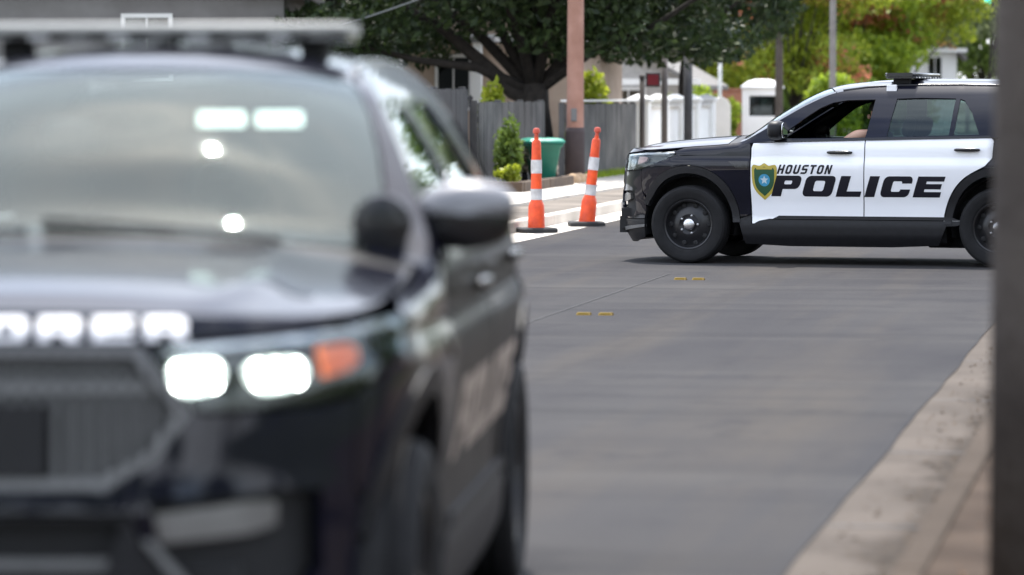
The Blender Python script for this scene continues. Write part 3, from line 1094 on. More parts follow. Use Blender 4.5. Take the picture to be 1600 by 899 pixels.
        panel('shield_star', lay(star), S, SEALT, doors['f'], step=.02, off=.005, thick=0)
        band = [(-.075, .105), (.075, .105), (.085, .125), (-.085, .125)]
        panel('shield_banner', lay(band), S, GOLD, doors['f'], step=.03, off=.0045, thick=0)
        # small white block on the roof edge above the centre post
        p = SX(-1.93, 1.655)
        MB().box((p.x, p.y + .006, p.z), (.10, .03, .085)).build('roof_edge_block', mat('white marker', (.8, .8, .82), rough=.3), root, bevel=.008)
    else:
        # hood letters
        wd = [.82] * 8
        h = .047
        wd = [1.18] * 8
        gap = .34
        tot = (sum(wd) + gap * 7) * h * 1.8

        def pl(a, b):
            return (UY(-tot / 2 + a * 1.8), 1.006 + b)
        # a car's own left is the picture's right, so letters run towards +y
        letters('EXPLORER', pl, S, DECALW, lambda c, a: hood, wd, gap, .34, .22, h, 0.0, 1, .02, .006, thick=.005)
        # spot lamp by the driver's pillar
        sp = empty('spot_lamp')
        sp.parent = root
        q = SX(-.72, 1.18)
        sp.location = (q.x + .14, q.y - .12, q.z + .055)
        MB().lathe([(0, -.085), (.04, -.078), (.068, -.045), (.078, 0), (.080, .035), (.076, .045), (.0, .045)], 24, 'X').build('lamp_shell', GLOSSBLK, sp, auto=rad(45))
        MB().lathe([(.070, .046), (.05, .052), (.0, .055)], 20, 'X').build('lamp_glass', GLOSSBLK, sp, smooth=True)
        MB().tube([(-.02, 0, -.06), (-.06, -.05, -.09), (-.09, -.10, -.09)], .014, 8).build('lamp_arm', CHROME, sp, smooth=True)
        # wipers
        for y0, y1 in ((.55, -.12), (-.15, -.72)):
            pts = [T(-.455 - .012 * k, (y0 + (y1 - y0) * k / 5) / .92) + Vector((0, 0, .012)) for k in range(6)]
            MB().tube(pts, .008, 6).build('wiper', PLASTIC, root, smooth=True)
        for y in (.275, .44):  # pale blocks behind the windscreen, with added glow
            MB().box((-1.10, y, 1.555), (.03, .13, .042)).build('pale_visor_block', mat('pale block with added glow', (.8, .85, .8), rough=.4, emit=(.85, 1, .93), estr=1.6), root, bevel=.006)
        # camera pod behind the windscreen
        MB().loft(pod((-1.13, -.16, 1.50), (.10, .17, .12), 3)).build('windscreen_camera', GREYTRIM, root, smooth=True)
    return root


# ================================================================== street
AZR = rad(10.1)
RX, RY = Vector((math.cos(AZR), -math.sin(AZR), 0)), Vector((math.sin(AZR), math.cos(AZR), 0))


def rd(lat, al, z=0.0):
    return RX * lat + RY * al + Vector((0, 0, z))


def strip(name, poly, z, m, kind='structure', thick=0.0, parent=None, **kw):
    """flat piece in the road frame"""
    b = MB()
    if thick:
        b.prism(poly, 'Z', z - thick, z)
    else:
        n = len(poly)
        b.v += [Vector((x, y, z)) for x, y in poly]
        b.f.append(tuple(range(n)))
    o = b.build(name, m, parent, kind=kind if not parent else None, **kw)
    if not parent:
        o.rotation_euler = (0, 0, -AZR)
    if not thick:
        if o.data.polygons[0].normal.z < 0:
            o.data.flip_normals()
    return o


def asphalt_mat():
    m = bpy.data.materials.new('worn asphalt')
    m.use_nodes = True
    nt = m.node_tree
    b = nt.nodes["Principled BSDF"]
    L = nt.links.new
    tc = nt.nodes.new("ShaderNodeTexCoord")

    def noise(scale, detail, sx=1, sy=1, rough=.55, dist=0):
        mp = nt.nodes.new("ShaderNodeMapping")
        mp.inputs["Scale"].default_value = (sx, sy, 1)
        L(tc.outputs["Object"], mp.inputs["Vector"])
        n = nt.nodes.new("ShaderNodeTexNoise")
        n.inputs["Scale"].default_value = scale
        n.inputs["Detail"].default_value = detail
        n.inputs["Roughness"].default_value = rough
        n.inputs["Distortion"].default_value = dist
        L(mp.outputs[0], n.inputs["Vector"])
        return n.outputs["Fac"]

    def ramp(fac, p0, c0, p1, c1):
        r = nt.nodes.new("ShaderNodeValToRGB")
        r.color_ramp.elements[0].position = p0
        r.color_ramp.elements[0].color = (*c0, 1)
        r.color_ramp.elements[1].position = p1
        r.color_ramp.elements[1].color = (*c1, 1)
        L(fac, r.inputs[0])
        return r.outputs[0]

    def mixc(f, a, c, mode='MIX'):
        x = nt.nodes.new("ShaderNodeMix")
        x.data_type = 'RGBA'
        x.blend_type = mode
        if isinstance(f, float):
            x.inputs[0].default_value = f
        else:
            L(f, x.inputs[0])
        L(a, x.inputs[6])
        if isinstance(c, tuple):
            x.inputs[7].default_value = (*c, 1)
        else:
            L(c, x.inputs[7])
        return x.outputs[2]
    base = ramp(noise(.55, 5, 1, .35), .32, (.033, .0325, .036), .68, (.051, .0495, .050))
    # long dusty tyre tracks and brown stains
    base = mixc(ramp(noise(.9, 4, 1.3, .10), .48, (0, 0, 0), .72, (.75, .75, .75)), base, (.066, .058, .050))
    base = mixc(ramp(noise(2.1, 6, .8, .5, .65), .55, (0, 0, 0), .75, (.8, .8, .8)), base, (.026, .026, .030))
    base = mixc(ramp(noise(1.5, 6, .10, 1.1, .62), .50, (0, 0, 0), .68, (.55, .55, .55)), base, (.030, .030, .033))
    base = mixc(ramp(noise(1.1, 6, .14, .9, .62), .56, (0, 0, 0), .72, (.5, .5, .5)), base, (.070, .067, .064))
    # aggregate
    g = nt.nodes.new("ShaderNodeTexVoronoi")
    g.inputs["Scale"].default_value = 95
    L(tc.outputs["Object"], g.inputs["Vector"])
    base = mixc(ramp(g.outputs["Distance"], .1, (.25, .25, .25), .5, (0, 0, 0)), base, (.08, .08, .08))
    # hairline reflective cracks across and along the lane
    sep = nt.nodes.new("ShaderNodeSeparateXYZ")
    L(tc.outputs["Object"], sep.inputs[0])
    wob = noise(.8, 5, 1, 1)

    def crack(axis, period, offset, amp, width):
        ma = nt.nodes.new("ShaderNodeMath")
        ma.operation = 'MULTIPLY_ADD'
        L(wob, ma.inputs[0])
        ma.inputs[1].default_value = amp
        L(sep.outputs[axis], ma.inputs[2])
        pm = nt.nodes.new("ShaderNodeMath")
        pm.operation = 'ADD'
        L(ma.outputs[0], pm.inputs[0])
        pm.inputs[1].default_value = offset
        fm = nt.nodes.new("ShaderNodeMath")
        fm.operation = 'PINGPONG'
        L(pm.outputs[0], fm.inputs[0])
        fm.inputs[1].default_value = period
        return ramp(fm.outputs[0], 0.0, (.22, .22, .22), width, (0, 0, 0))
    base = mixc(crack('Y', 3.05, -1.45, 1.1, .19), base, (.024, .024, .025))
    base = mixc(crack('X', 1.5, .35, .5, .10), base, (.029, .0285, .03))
    L(base, b.inputs["Base Color"])
    b.inputs["Roughness"].default_value = .9
    b.inputs["Specular IOR Level"].default_value = .06
    bp = nt.nodes.new("ShaderNodeBump")
    bp.inputs["Strength"].default_value = .5
    bp.inputs["Distance"].default_value = .006
    L(g.outputs["Distance"], bp.inputs["Height"])
    L(bp.outputs[0], b.inputs["Normal"])
    return m


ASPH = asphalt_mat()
CONC = mat('tan gutter concrete', spec=.08, col=(.070, .059, .050), rough=.85, var=.18, scale=1.5, bump=.25, bscale=70, col2=(.104, .088, .075))
CONC2 = mat('pale sidewalk concrete', spec=.08, col=(.46, .42, .37), rough=.85, scale=1.2, bump=.2, bscale=50, col2=(.60, .56, .50))
CURB = mat('curb concrete', spec=.08, col=(.046, .036, .028), rough=.9, scale=.8, bump=.3, bscale=60, col2=(.074, .058, .046))
DIRT = mat('brown dirt verge', spec=.08, col=(.036, .026, .020), rough=.95, scale=2.5, bump=.6, bscale=35, col2=(.075, .056, .043))
LAWN = mat('lawn soil', spec=.08, col=(.025, .035, .012), rough=.95, scale=1.5, bump=.5, bscale=20, col2=(.06, .07, .028))
DARKDIRT = mat('gutter silt', spec=.08, col=(.033, .027, .022), rough=.95, scale=7, bump=.5, bscale=60, col2=(.075, .060, .048))
TAR = mat('tar seam', (.035, .035, .038), rough=.6)
PALELINE = mat('worn white paint', spec=.08, col=(.085, .085, .085), rough=.7, scale=5, col2=(.045, .045, .047))

# ground to the horizon, then the road and its edges
b = MB()
b.v += [Vector(p) for p in ((-700, -300, -.03), (700, -300, -.03), (700, 1100, -.03), (-700, 1100, -.03))]
b.f.append((0, 1, 2, 3))
b.build('ground', LAWN, kind='structure')
EL, ER = -7.28, -1.33                       # asphalt edges (lateral)
# ragged asphalt edge over the gutter on the right
rngE = random.Random(5)
rag = []
al = 2.0
while al < 60:
    rag.append((ER + rngE.uniform(-.010, .010), al))
    al += rngE.uniform(.3, 1.1)
poly = [(EL, -40), (ER, -40), (ER, 2)] + rag + [(ER, 60), (ER, 420), (EL, 420)]
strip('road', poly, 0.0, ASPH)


def gutter_mat():
    # tan concrete; dark silt has settled against the kerb in uneven drifts
    m = CONC.copy()
    m.name = 'gutter concrete with silt'
    nt = m.node_tree
    b = nt.nodes["Principled BSDF"]
    src = b.inputs["Base Color"].links[0].from_socket
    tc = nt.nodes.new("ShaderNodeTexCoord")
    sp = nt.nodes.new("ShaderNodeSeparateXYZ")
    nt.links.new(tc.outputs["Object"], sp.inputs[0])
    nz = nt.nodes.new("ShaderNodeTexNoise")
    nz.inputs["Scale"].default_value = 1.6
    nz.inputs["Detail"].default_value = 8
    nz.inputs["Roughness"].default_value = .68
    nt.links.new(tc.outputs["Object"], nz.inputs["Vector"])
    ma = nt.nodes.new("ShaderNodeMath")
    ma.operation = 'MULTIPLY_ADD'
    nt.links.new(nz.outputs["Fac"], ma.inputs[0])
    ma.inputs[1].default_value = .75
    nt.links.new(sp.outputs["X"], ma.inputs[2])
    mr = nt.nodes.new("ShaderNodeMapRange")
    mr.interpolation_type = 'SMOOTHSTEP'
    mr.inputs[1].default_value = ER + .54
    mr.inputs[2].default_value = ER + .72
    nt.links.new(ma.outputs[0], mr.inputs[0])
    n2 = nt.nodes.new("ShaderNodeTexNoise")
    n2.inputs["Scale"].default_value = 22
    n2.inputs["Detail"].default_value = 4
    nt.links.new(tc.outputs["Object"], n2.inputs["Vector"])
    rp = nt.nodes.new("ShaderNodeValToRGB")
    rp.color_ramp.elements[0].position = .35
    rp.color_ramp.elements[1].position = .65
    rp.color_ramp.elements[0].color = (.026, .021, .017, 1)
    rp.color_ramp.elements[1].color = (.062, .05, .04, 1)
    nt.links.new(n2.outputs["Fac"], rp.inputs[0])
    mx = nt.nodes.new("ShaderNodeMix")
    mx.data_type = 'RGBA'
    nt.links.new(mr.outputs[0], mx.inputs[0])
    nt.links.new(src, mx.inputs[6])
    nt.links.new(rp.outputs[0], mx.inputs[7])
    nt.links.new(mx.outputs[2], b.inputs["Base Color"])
    return m


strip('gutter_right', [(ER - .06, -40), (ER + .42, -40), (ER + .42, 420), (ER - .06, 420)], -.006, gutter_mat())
for i in range(30):      # joints across the gutter pan, one every 3 m
    strip('gutter_joint', [(ER + .012, 2.2 + 3 * i), (ER + .42, 2.2 + 3 * i), (ER + .42, 2.225 + 3 * i), (ER + .012, 2.225 + 3 * i)], -.002, TAR)
strip('gutter_left', [(EL - .55, -40), (EL + .02, -40), (EL + .02, 420), (EL - .55, 420)], -.006, CONC2)


def curb(name, l0, l1, a0, a1, h, m, seg=3.0):
    root = empty(name, (0, 0, 0), -AZR, kind='structure')
    a = a0
    while a < a1:
        c = MB()
        c.box(((l0 + l1) / 2, a + seg / 2, h / 2 - .02), (abs(l1 - l0), seg - .015, h + .04))
        c.build('curb_stone', m, root, bevel=.02)
        a += seg
    return root


curb('curb_right', ER + .42, ER + .53, -6, 60, .12, CURB)
curb('curb_left', EL - .70, EL - .55, 20, 130, .13, CONC2)
# right verge and walk
strip('verge_right', [(ER + .53, -40), (2.2, -40), (2.2, 420), (ER + .53, 420)], .105, DIRT, thick=.13)
strip('lawn_right', [(2.2, -40), (40, -40), (40, 420), (2.2, 420)], .095, LAWN, thick=.12)
# left: band of paving, driveway apron and walk made of slabs
strip('verge_left', [(EL - 11, -40), (EL - .70, -40), (EL - .70, 420), (EL - 11, 420)], .10, mat('left verge dust', spec=.08, col=(.11, .098, .085), rough=.95, scale=.9, col2=(.24, .21, .18)), thick=.12)
wk = empty('sidewalk_left', (0, 0, 0), -AZR, kind='structure')
a = 34.0
rs = random.Random(3)
while a < 110:
    MB().box((EL - 2.55, a + .75, .085 + rs.uniform(-.004, .004)), (1.5, 1.485, .10)).build('paving_slab', CONC2, wk, bevel=.008)
    a += 1.5
# cross walk bars and stop line in the side street apron
for i, al in enumerate((47.0, 50.2, 53.6, 57.2, 61.2)):
    pass
# seam lines and centre buttons
strip('lane_seam', [(-4.616, 6), (-4.604, 6), (-4.604, 34), (-4.616, 34)], .004, PALELINE)

def litter(name, n, lat0, lat1, a0, a1, z, size, m, label, seed, bias=2.0):
    r = np.random.RandomState(seed)
    V, F = [], []
    for i in range(n):
        t = r.rand() ** bias
        lat = lat1 - (lat1 - lat0) * t
        al = a0 + (a1 - a0) * r.rand()
        s = size * (.5 + r.rand())
        th = r.rand() * 6.28
        c, sn = math.cos(th), math.sin(th)
        k = len(V)
        zt = r.rand() * .012
        for dx, dy, dz in ((-s, 0, .002), (0, -s * .45, .002 + zt), (s, 0, .003 + zt * .4), (0, s * .45, .002 + zt)):
            p = rd(lat + dx * c - dy * sn, al + dx * sn + dy * c, z + dz)
            V.append(p)
        F.append((k, k + 1, k + 2, k + 3))
    return link(name, mesh_of(name, V, F), m, None, label=label, cat='leaves', kind='stuff')


litter('leaf_litter', 1500, ER + .08, ER + .41, 8, 34, 0.0, .012, mat('dry leaf', spec=.08, col=(.045, .03, .018), rough=.8, scale=30, col2=(.12, .08, .045)), 'dry brown leaves and grit scattered along the right gutter', 4, bias=2.6)
litter('verge_litter', 1300, ER + .60, .4, 8, 30, .108, .02, mat('fallen leaf', spec=.08, col=(.08, .045, .026), rough=.8, scale=30, col2=(.19, .105, .06)), 'fallen leaves scattered on the dirt verge by the near pole', 6, bias=1.0)

# raised pavement buttons: two pairs on the centre line
BTN = mat('yellow road button', spec=.08, col=(.13, .085, .008), rough=.6, scale=20, col2=(.10, .065, .008))
BTND = mat('button reflector', spec=.08, col=(.13, .085, .010), rough=.3)
for lat, al, lab in ((-4.37, 27.57, 'yellow road button of the nearer pair, on the left'), (-4.205, 27.57, 'yellow road button of the nearer pair, on the right'),
                     (-4.37, 33.0, 'yellow road button of the farther pair, on the left'), (-4.21, 33.0, 'yellow road button of the farther pair, on the right')):
    e_ = empty('road_button', rd(lat, al), -AZR, label=lab, cat='road marker', group='raised buttons on the centre line')
    MB().loft([[(-.055, -.05, 0), (.055, -.05, 0), (.055, .05, 0), (-.055, .05, 0)], [(-.048, -.022, .02), (.048, -.022, .02), (.048, .022, .02), (-.048, .022, .02)]]).build('button_body', BTN, e_, bevel=.003)
    MB().box((0, -.037, .0105), (.08, .004, .011), M=Matrix.Rotation(rad(-35), 3, 'X')).build('reflector', BTND, e_)

# ================================================================== the two cars
def car_place(anchor, local, heading):
    c, s = math.cos(heading), math.sin(heading)
    return (anchor[0] - (local[0] * c - local[1] * s), anchor[1] - (local[0] * s + local[1] * c), 0)


H_FAR = rad(180 - 18)
H_NEAR = math.atan2(-math.cos(rad(4.5)), -math.sin(rad(4.5)))
far_loc = car_place((1.70, 36.5), (0, .97), H_FAR)
far_car = make_suv(far_loc, H_FAR, 'black and white police SUV with lettered white doors parked across the road', False)
near_loc = car_place((-1.245, 8.7), (.86, 0), H_NEAR)
near_car = make_suv(near_loc, H_NEAR, 'black police SUV close up with lit headlights and grey roof light bar', True)

# ================================================================== vegetation
BARK = mat('dark bark', (.016, .013, .011), rough=.95, scale=9, bump=.7, bscale=25, col2=(.038, .031, .026))
LEAF_OAK = leaf_mat('oak leaf', (.012, .026, .010), (.055, .085, .025), trans=.3, scale=.7)
LEAF_OAK2 = leaf_mat('mid oak leaf', (.06, .105, .02), (.20, .28, .05), trans=.45, scale=.7)
LEAF_BRIGHT = leaf_mat('bright green leaf', (.12, .20, .02), (.42, .52, .05), trans=.58, scale=.8)
LEAF_PINK = leaf_mat('crape myrtle leaf and blossom', (.14, .21, .02), (.42, .48, .05), trans=.58, scale=.8, accent=(.68, .27, .16), acc_at=.55)
LEAF_GREY = leaf_mat('grey green leaf', (.12, .15, .07), (.30, .34, .16), trans=.5, scale=.8, accent=(.20, .13, .08), acc_at=.68)
LEAF_LIME = leaf_mat('lime shrub leaf', (.17, .23, .018), (.46, .50, .05), trans=.58, scale=1.2)


def leaf_mesh(name, clumps, n, size, seed, droop=0.0):
    r = np.random.RandomState(seed)
    C = np.array([c[:6] for c in clumps])
    w = np.array([c[3] * c[4] * c[5] for c in clumps]) ** .75
    k = r.choice(len(C), n, p=w / w.sum())
    d = r.normal(size=(n, 3))
    d /= np.linalg.norm(d, axis=1)[:, None]
    rr = (.25 + .75 * r.rand(n) ** .55)[:, None]
    P = C[k, :3] + d * rr * C[k, 3:6]
    a = r.normal(size=(n, 3))
    a[:, 2] -= droop
    a /= np.linalg.norm(a, axis=1)[:, None]
    b_ = np.cross(a, d + .7 * r.normal(size=(n, 3)))
    b_ /= np.maximum(np.linalg.norm(b_, axis=1), 1e-6)[:, None]
    s = size * (.55 + .9 * r.rand(n))[:, None]
    V = np.empty((n, 4, 3))
    V[:, 0] = P - a * s
    V[:, 1] = P - b_ * s * .5
    V[:, 2] = P + a * s
    V[:, 3] = P + b_ * s * .5
    me = bpy.data.meshes.new(name)
    me.vertices.add(4 * n)
    me.vertices.foreach_set('co', V.reshape(-1))
    me.loops.add(4 * n)
    me.loops.foreach_set('vertex_index', np.arange(4 * n, dtype=np.int32))
    me.polygons.add(n)
    me.polygons.foreach_set('loop_start', np.arange(0, 4 * n, 4, dtype=np.int32))
    me.polygons.foreach_set('loop_total', np.full(n, 4, dtype=np.int32))
    me.update(calc_edges=True)
    me.validate()
    return me


def tree(name, loc, label, m, height, crown, trunk_r, fork, n=11000, size=.11, seed=1, nclump=46, low=(), limbs=(), group='street trees', cat='tree', crm=(.75, 1.3)):
    """crown = (rx, ry, z_low, z_high): loc is the foot of the trunk"""
    rng = random.Random(seed)
    root = empty(name, loc, 0, label=label, cat=cat, group=group)
    rx, ry, z0, z1 = crown
    cz, rz = (z0 + z1) / 2, (z1 - z0) / 2
    cl = []
    for i in range(nclump):
        while True:
            p = Vector((rng.uniform(-1, 1), rng.uniform(-1, 1), rng.uniform(-1, 1)))
            if .35 < p.length < 1:
                break
        q = rng.uniform(*crm)
        cl.append((p.x * rx, p.y * ry, cz + p.z * rz, q * rng.uniform(.8, 1.2), q * rng.uniform(.8, 1.2), q * rng.uniform(.5, .8)))
    cl += list(low)
    b = MB()
    wob = [(rng.uniform(-.08, .08), rng.uniform(-.08, .08)) for _ in range(4)]
    tp = [(0, 0, -.15), (wob[0][0], wob[0][1], fork * .35), (wob[1][0], wob[1][1], fork * .75), (wob[2][0] * 1.5, wob[2][1] * 1.5, fork)]
    b.tube(tp, [trunk_r * 1.35, trunk_r * 1.02, trunk_r * .92, trunk_r * .9], 10)
    top = Vector(tp[-1])
    picks = sorted(cl, key=lambda c: -c[3])[:9] + cl[:5]
    for c in picks:
        e = Vector(c[:3])
        mid = top.lerp(e, .5) + Vector((rng.uniform(-.3, .3), rng.uniform(-.3, .3), rng.uniform(-.1, .5)))
        b.tube([top - Vector((0, 0, .15)), top.lerp(mid, .5) + Vector((0, 0, .1)), mid, e], [trunk_r * .42, trunk_r * .32, trunk_r * .2, trunk_r * .06], 7)
    for lm, rs_ in limbs:
        b.tube(lm, rs_, 8)
    b.build('trunk', BARK, root, smooth=True)
    link('crown', leaf_mesh('crown', cl, n, size, seed), m, root)
    return root


def shrub(name, loc, label, m, r, h, n=1500, size=.07, seed=1, group='shrubs by the fences', cat='shrub', stems=4):
    rng = random.Random(seed)
    root = empty(name, loc, 0, label=label, cat=cat, group=group)
    cl = []
    for i in range(9):
        a = rng.uniform(0, 6.28)
        k = rng.uniform(0, r * .6)
        q = r * rng.uniform(.35, .55)
        cl.append((k * math.cos(a), k * math.sin(a), h * rng.uniform(.3, .8), q, q, h * .25))
    b = MB()
    for i in range(stems):
        c = cl[i]
        b.tube([(c[0] * .2, c[1] * .2, -.05), (c[0] * .6, c[1] * .6, c[2] * .6), c[:3]], [.025, .018, .006], 5)
    b.build('stems', BARK, root)
    link('foliage', leaf_mesh('foliage', cl, n, size, seed), m, root)
    return root


# big dark oak over the left walk (limb reaching up and left)
tree('oak_tree', (.46, 71.2, .08), 'big dark oak leaning its limb over the grey fence behind the green bin', LEAF_OAK, 9,
     (5.8, 4.0, 2.6, 8.5), .30, 1.75, n=46000, size=.095, seed=3, nclump=80,
     low=[(-3.9, -1, 2.6, 1.3, 1.2, .6), (-3.0, -1.6, 2.9, 1.2, 1, .6), (-2.2, .5, 2.35, .8, .8, .35), (-4.9, .3, 2.6, 1.0, 1, .7), (1.6, -1, 2.6, 1.2, 1, .5), (2.6, .4, 2.5, 1.0, 1, .45), (.6, -1, 2.7, 1.2, 1, .5), (-1, -1.2, 3.1, 1.1, 1, .5), (-2.0, 1.2, 2.9, 1.1, 1, .5), (.1, 1.5, 2.4, .9, .9, .5), (3.4, -.6, 2.6, .9, .9, .5), (-3.4, 1.5, 2.2, .8, .8, .5)],
     limbs=[([(0, 0, 1.45), (-.45, -.1, 1.62), (-.95, -.3, 2.1), (-1.7, -.5, 2.75), (-2.6, -.6, 3.3)], [.17, .15, .13, .10, .05])])
tree('oak_tree', (-3.6, 80, .08), 'dark oak behind the near light bar, left of the bare limb', LEAF_OAK, 9, (4.6, 4, 2.2, 10), .28, 2.0, n=24000, size=.11, seed=8, nclump=60)
tree('oak_tree', (4.02, 88.5, .08), 'dark oak with a straight trunk behind the white wall', LEAF_OAK, 8.5,
     (4.2, 3.6, 2.7, 10), .115, 2.5, n=26000, size=.10, seed=5, nclump=54,
     low=[(-2.4, -.5, 2.7, 1.1, 1, .5), (-1.2, -.8, 2.65, 1.1, 1, .45), (.7, -.6, 2.7, 1.0, 1, .5), (-3.2, 0, 2.9, 1, 1, .6), (0, .6, 2.9, 1.1, 1, .6)])
tree('leafy_tree', (6.7, 116, .08), 'yellow green tree between the dark oak and the first grey pole', LEAF_LIME, 7, (2.7, 2.5, 1.6, 10), .12, 1.4, n=20000, size=.11, seed=12, nclump=44)
tree('crape_myrtle', (8.35, 112, .08), 'crape myrtle with orange pink blossom behind the white booth', LEAF_PINK, 7, (2.2, 2.2, 1.3, 8), .09, 1.2, n=16000, size=.10, seed=21, nclump=44)
tree('leafy_tree', (10.1, 118, .08), 'bright green tree rising behind the police SUV windscreen', LEAF_BRIGHT, 8, (2.7, 2.5, .9, 11), .12, 1.3, n=22000, size=.11, seed=31, nclump=52)
tree('crape_myrtle', (12.3, 121, .08), 'crape myrtle with pale blossom behind the police SUV light bar', LEAF_PINK, 7, (2.5, 2.3, 1.9, 9), .1, 1.6, n=17000, size=.11, seed=46, nclump=44)
tree('leafy_tree', (16.6, 150, .08), 'grey green tree at the far right beside the near pole', LEAF_GREY, 9, (3.4, 3, 2.3, 14), .16, 1.8, n=20000, size=.14, seed=52, nclump=52)
tree('leafy_tree', (19.8, 158, .08), 'mid green tree farthest right, half hidden by the near pole', LEAF_OAK2, 9, (2.6, 3, 1.0, 9), .16, 1.6, n=13000, size=.14, seed=57, nclump=46)
tree('leafy_tree', (7.6, 140, .08), 'shaded green tree far behind the white booth', LEAF_OAK2, 9, (4.2, 3, 1.2, 15), .16, 1.6, n=19000, size=.14, seed=61, nclump=46)
tree('leafy_tree', (12.5, 145, .08), 'shaded green tree far behind the bright green tree', LEAF_OAK2, 9, (4.2, 3, 1.2, 15), .16, 1.6, n=19000, size=.14, seed=66, nclump=46)
# trees on the right of the street, which the car bodies mirror
tree('leafy_tree', rd(6.2, 22, .09), 'green tree on the right lawn beyond the near pole', LEAF_OAK2, 8, (3.2, 3.2, 2.6, 8), .2, 2.0, n=9000, size=.15, seed=71, nclump=40)
tree('leafy_tree', rd(6.6, 46, .09), 'green tree farther along the right lawn', LEAF_OAK2, 8, (3.4, 3.2, 2.2, 8), .2, 2.0, n=9000, size=.15, seed=73, nclump=40)

# the street goes on behind the camera: unseen trees added to darken car reflections
def copy_tree(src, loc, rz, label, k=1.0):
    r = src.copy()
    COL.objects.link(r)
    r.location = loc
    r.rotation_euler = (0, 0, rz)
    r.scale = (k, k, k)
    r['label'] = label
    for ch in list(src.children):
        c = ch.copy()
        COL.objects.link(c)
        c.parent = r
    return r


SRC = bpy.data.objects['leafy_tree']
for i, (x, y, k, lab) in enumerate(((-19, -9, 1.1, 'added tree behind the camera, farthest left'), (-11.5, -17, 1.25, 'added tree behind the camera, left of the road'), (-6.5, -31, 1.35, 'added tree behind the camera, across the road end'),
                                    (1.5, -27, 1.3, 'added tree behind the camera, on the right verge'), (8, -19, 1.15, 'added tree behind the camera, right of the walk'), (15.5, -13, 1.2, 'added tree behind the camera on the right lawn'),
                                    (24, -5, 1.2, 'added tree behind the camera, farthest right'), (-27, 3, 1.2, 'added unseen tree left of the camera across the road'))):
    copy_tree(bpy.data.objects['leafy_tree.00%d' % (6 if i % 2 else 4)], (x, y, .0), i * 1.3, lab, k)

# far wood closing the street
fw = []
r_ = random.Random(9)
for i in range(150):
    fw.append((r_.uniform(-40, 60), r_.uniform(215, 245), r_.uniform(.5, 24), 4, 2.5, 2.4))
link('far_trees', leaf_mesh('far_trees', fw, 34000, .45, 77), LEAF_OAK2, None, label='far wood closing off the end of the street', cat='trees', kind='stuff')

# shrubs
shrub('lime_shrub', rd(-12.1, 78.4, .06), 'bright lime shrub showing over the grey fence', LEAF_LIME, .75, 2.05, 3000, .08, 2, stems=5)
shrub('green_shrub', (4.95, 99, .06), 'bright green shrub showing over the white wall left of the white pillar', LEAF_BRIGHT, .7, 1.9, 1800, .08, 4)
shrub('green_shrub', (4.15, 96, .06), 'orange tinged shrub over the white wall beside the signal pole', LEAF_PINK, .6, 1.8, 1500, .08, 6)
shrub('fence_shrub', rd(-10.75, 60.2, .09), 'dark shrub growing against the charcoal fence', LEAF_OAK2, .35, 1.35, 900, .06, 7)
shrub('fence_shrub', rd(-12.0, 65.6, .06), 'pale green shrub rising over the grey fence left of the trunk', LEAF_LIME, .4, 1.85, 900, .07, 9)
shrub('bed_shrub', rd(-10.75, 61.6, .25), 'low pale flowering shrub in the planting bed', leaf_mat('pale flower shrub', (.10, .13, .05), (.42, .36, .30), trans=.3, scale=1.5), .42, .6, 900, .05, 13)
shrub('bed_shrub', rd(-10.5, 58.6, .2), 'small lime shrub at the near end of the planting bed', LEAF_LIME, .25, .35, 400, .05, 15)
# bushes that line the kerb beyond the police SUV
shrub('green_shrub', (9.15, 106, .06), 'loose green shrub right of the white booth', LEAF_BRIGHT, 1.0, 2.2, 3000, .09, 17)
shrub('green_shrub', (10.3, 108, .06), 'dark green shrub behind the police SUV windscreen', LEAF_OAK2, 1.0, 2.0, 2600, .09, 18)
shrub('green_shrub', (11.6, 110, .06), 'wide green shrub behind the police SUV roof', LEAF_OAK2, 1.1, 2.3, 2600, .09, 19)
shrub('green_shrub', (6.0, 108, .06), 'low green shrub in front of the brick wall', LEAF_BRIGHT, .7, 1.5, 1600, .08, 20)
# grass strip at the foot of the fences
gv, gf = [], []
rg = np.random.RandomState(2)
for i in range(5200):
    p = rd(-10.75 + .35 * rg.rand(), 66.5 + 34 * rg.rand(), .10)
    h_ = .06 + .12 * rg.rand()
    a_ = rg.rand() * 3.14
    k = len(gv)
    dx, dy = .012 * math.cos(a_), .012 * math.sin(a_)
    gv += [p + Vector((-dx, -dy, 0)), p + Vector((dx, dy, 0)), p + Vector((rg.normal() * .03, rg.normal() * .03, h_))]
    gf.append((k, k + 1, k + 2))
link('grass', mesh_of('grass', gv, gf), LEAF_BRIGHT, None, label='thin grass strip at the foot of the grey fence and white wall', cat='grass', kind='stuff')

# ================================================================== fences and walls on the left
CHAR = mat('charcoal fence board', (.018, .018, .020), rough=.7, scale=6, bump=.2, bscale=30, col2=(.036, .035, .039))
GREYB = mat('weathered grey board', (.045, .045, .045), rough=.85, scale=1.6, bump=.3, bscale=30, col2=(.125, .12, .115))
WHITEW = mat('white wall paint', spec=.08, col=(.72, .71, .68), rough=.7, scale=2, col2=(.80, .79, .77))


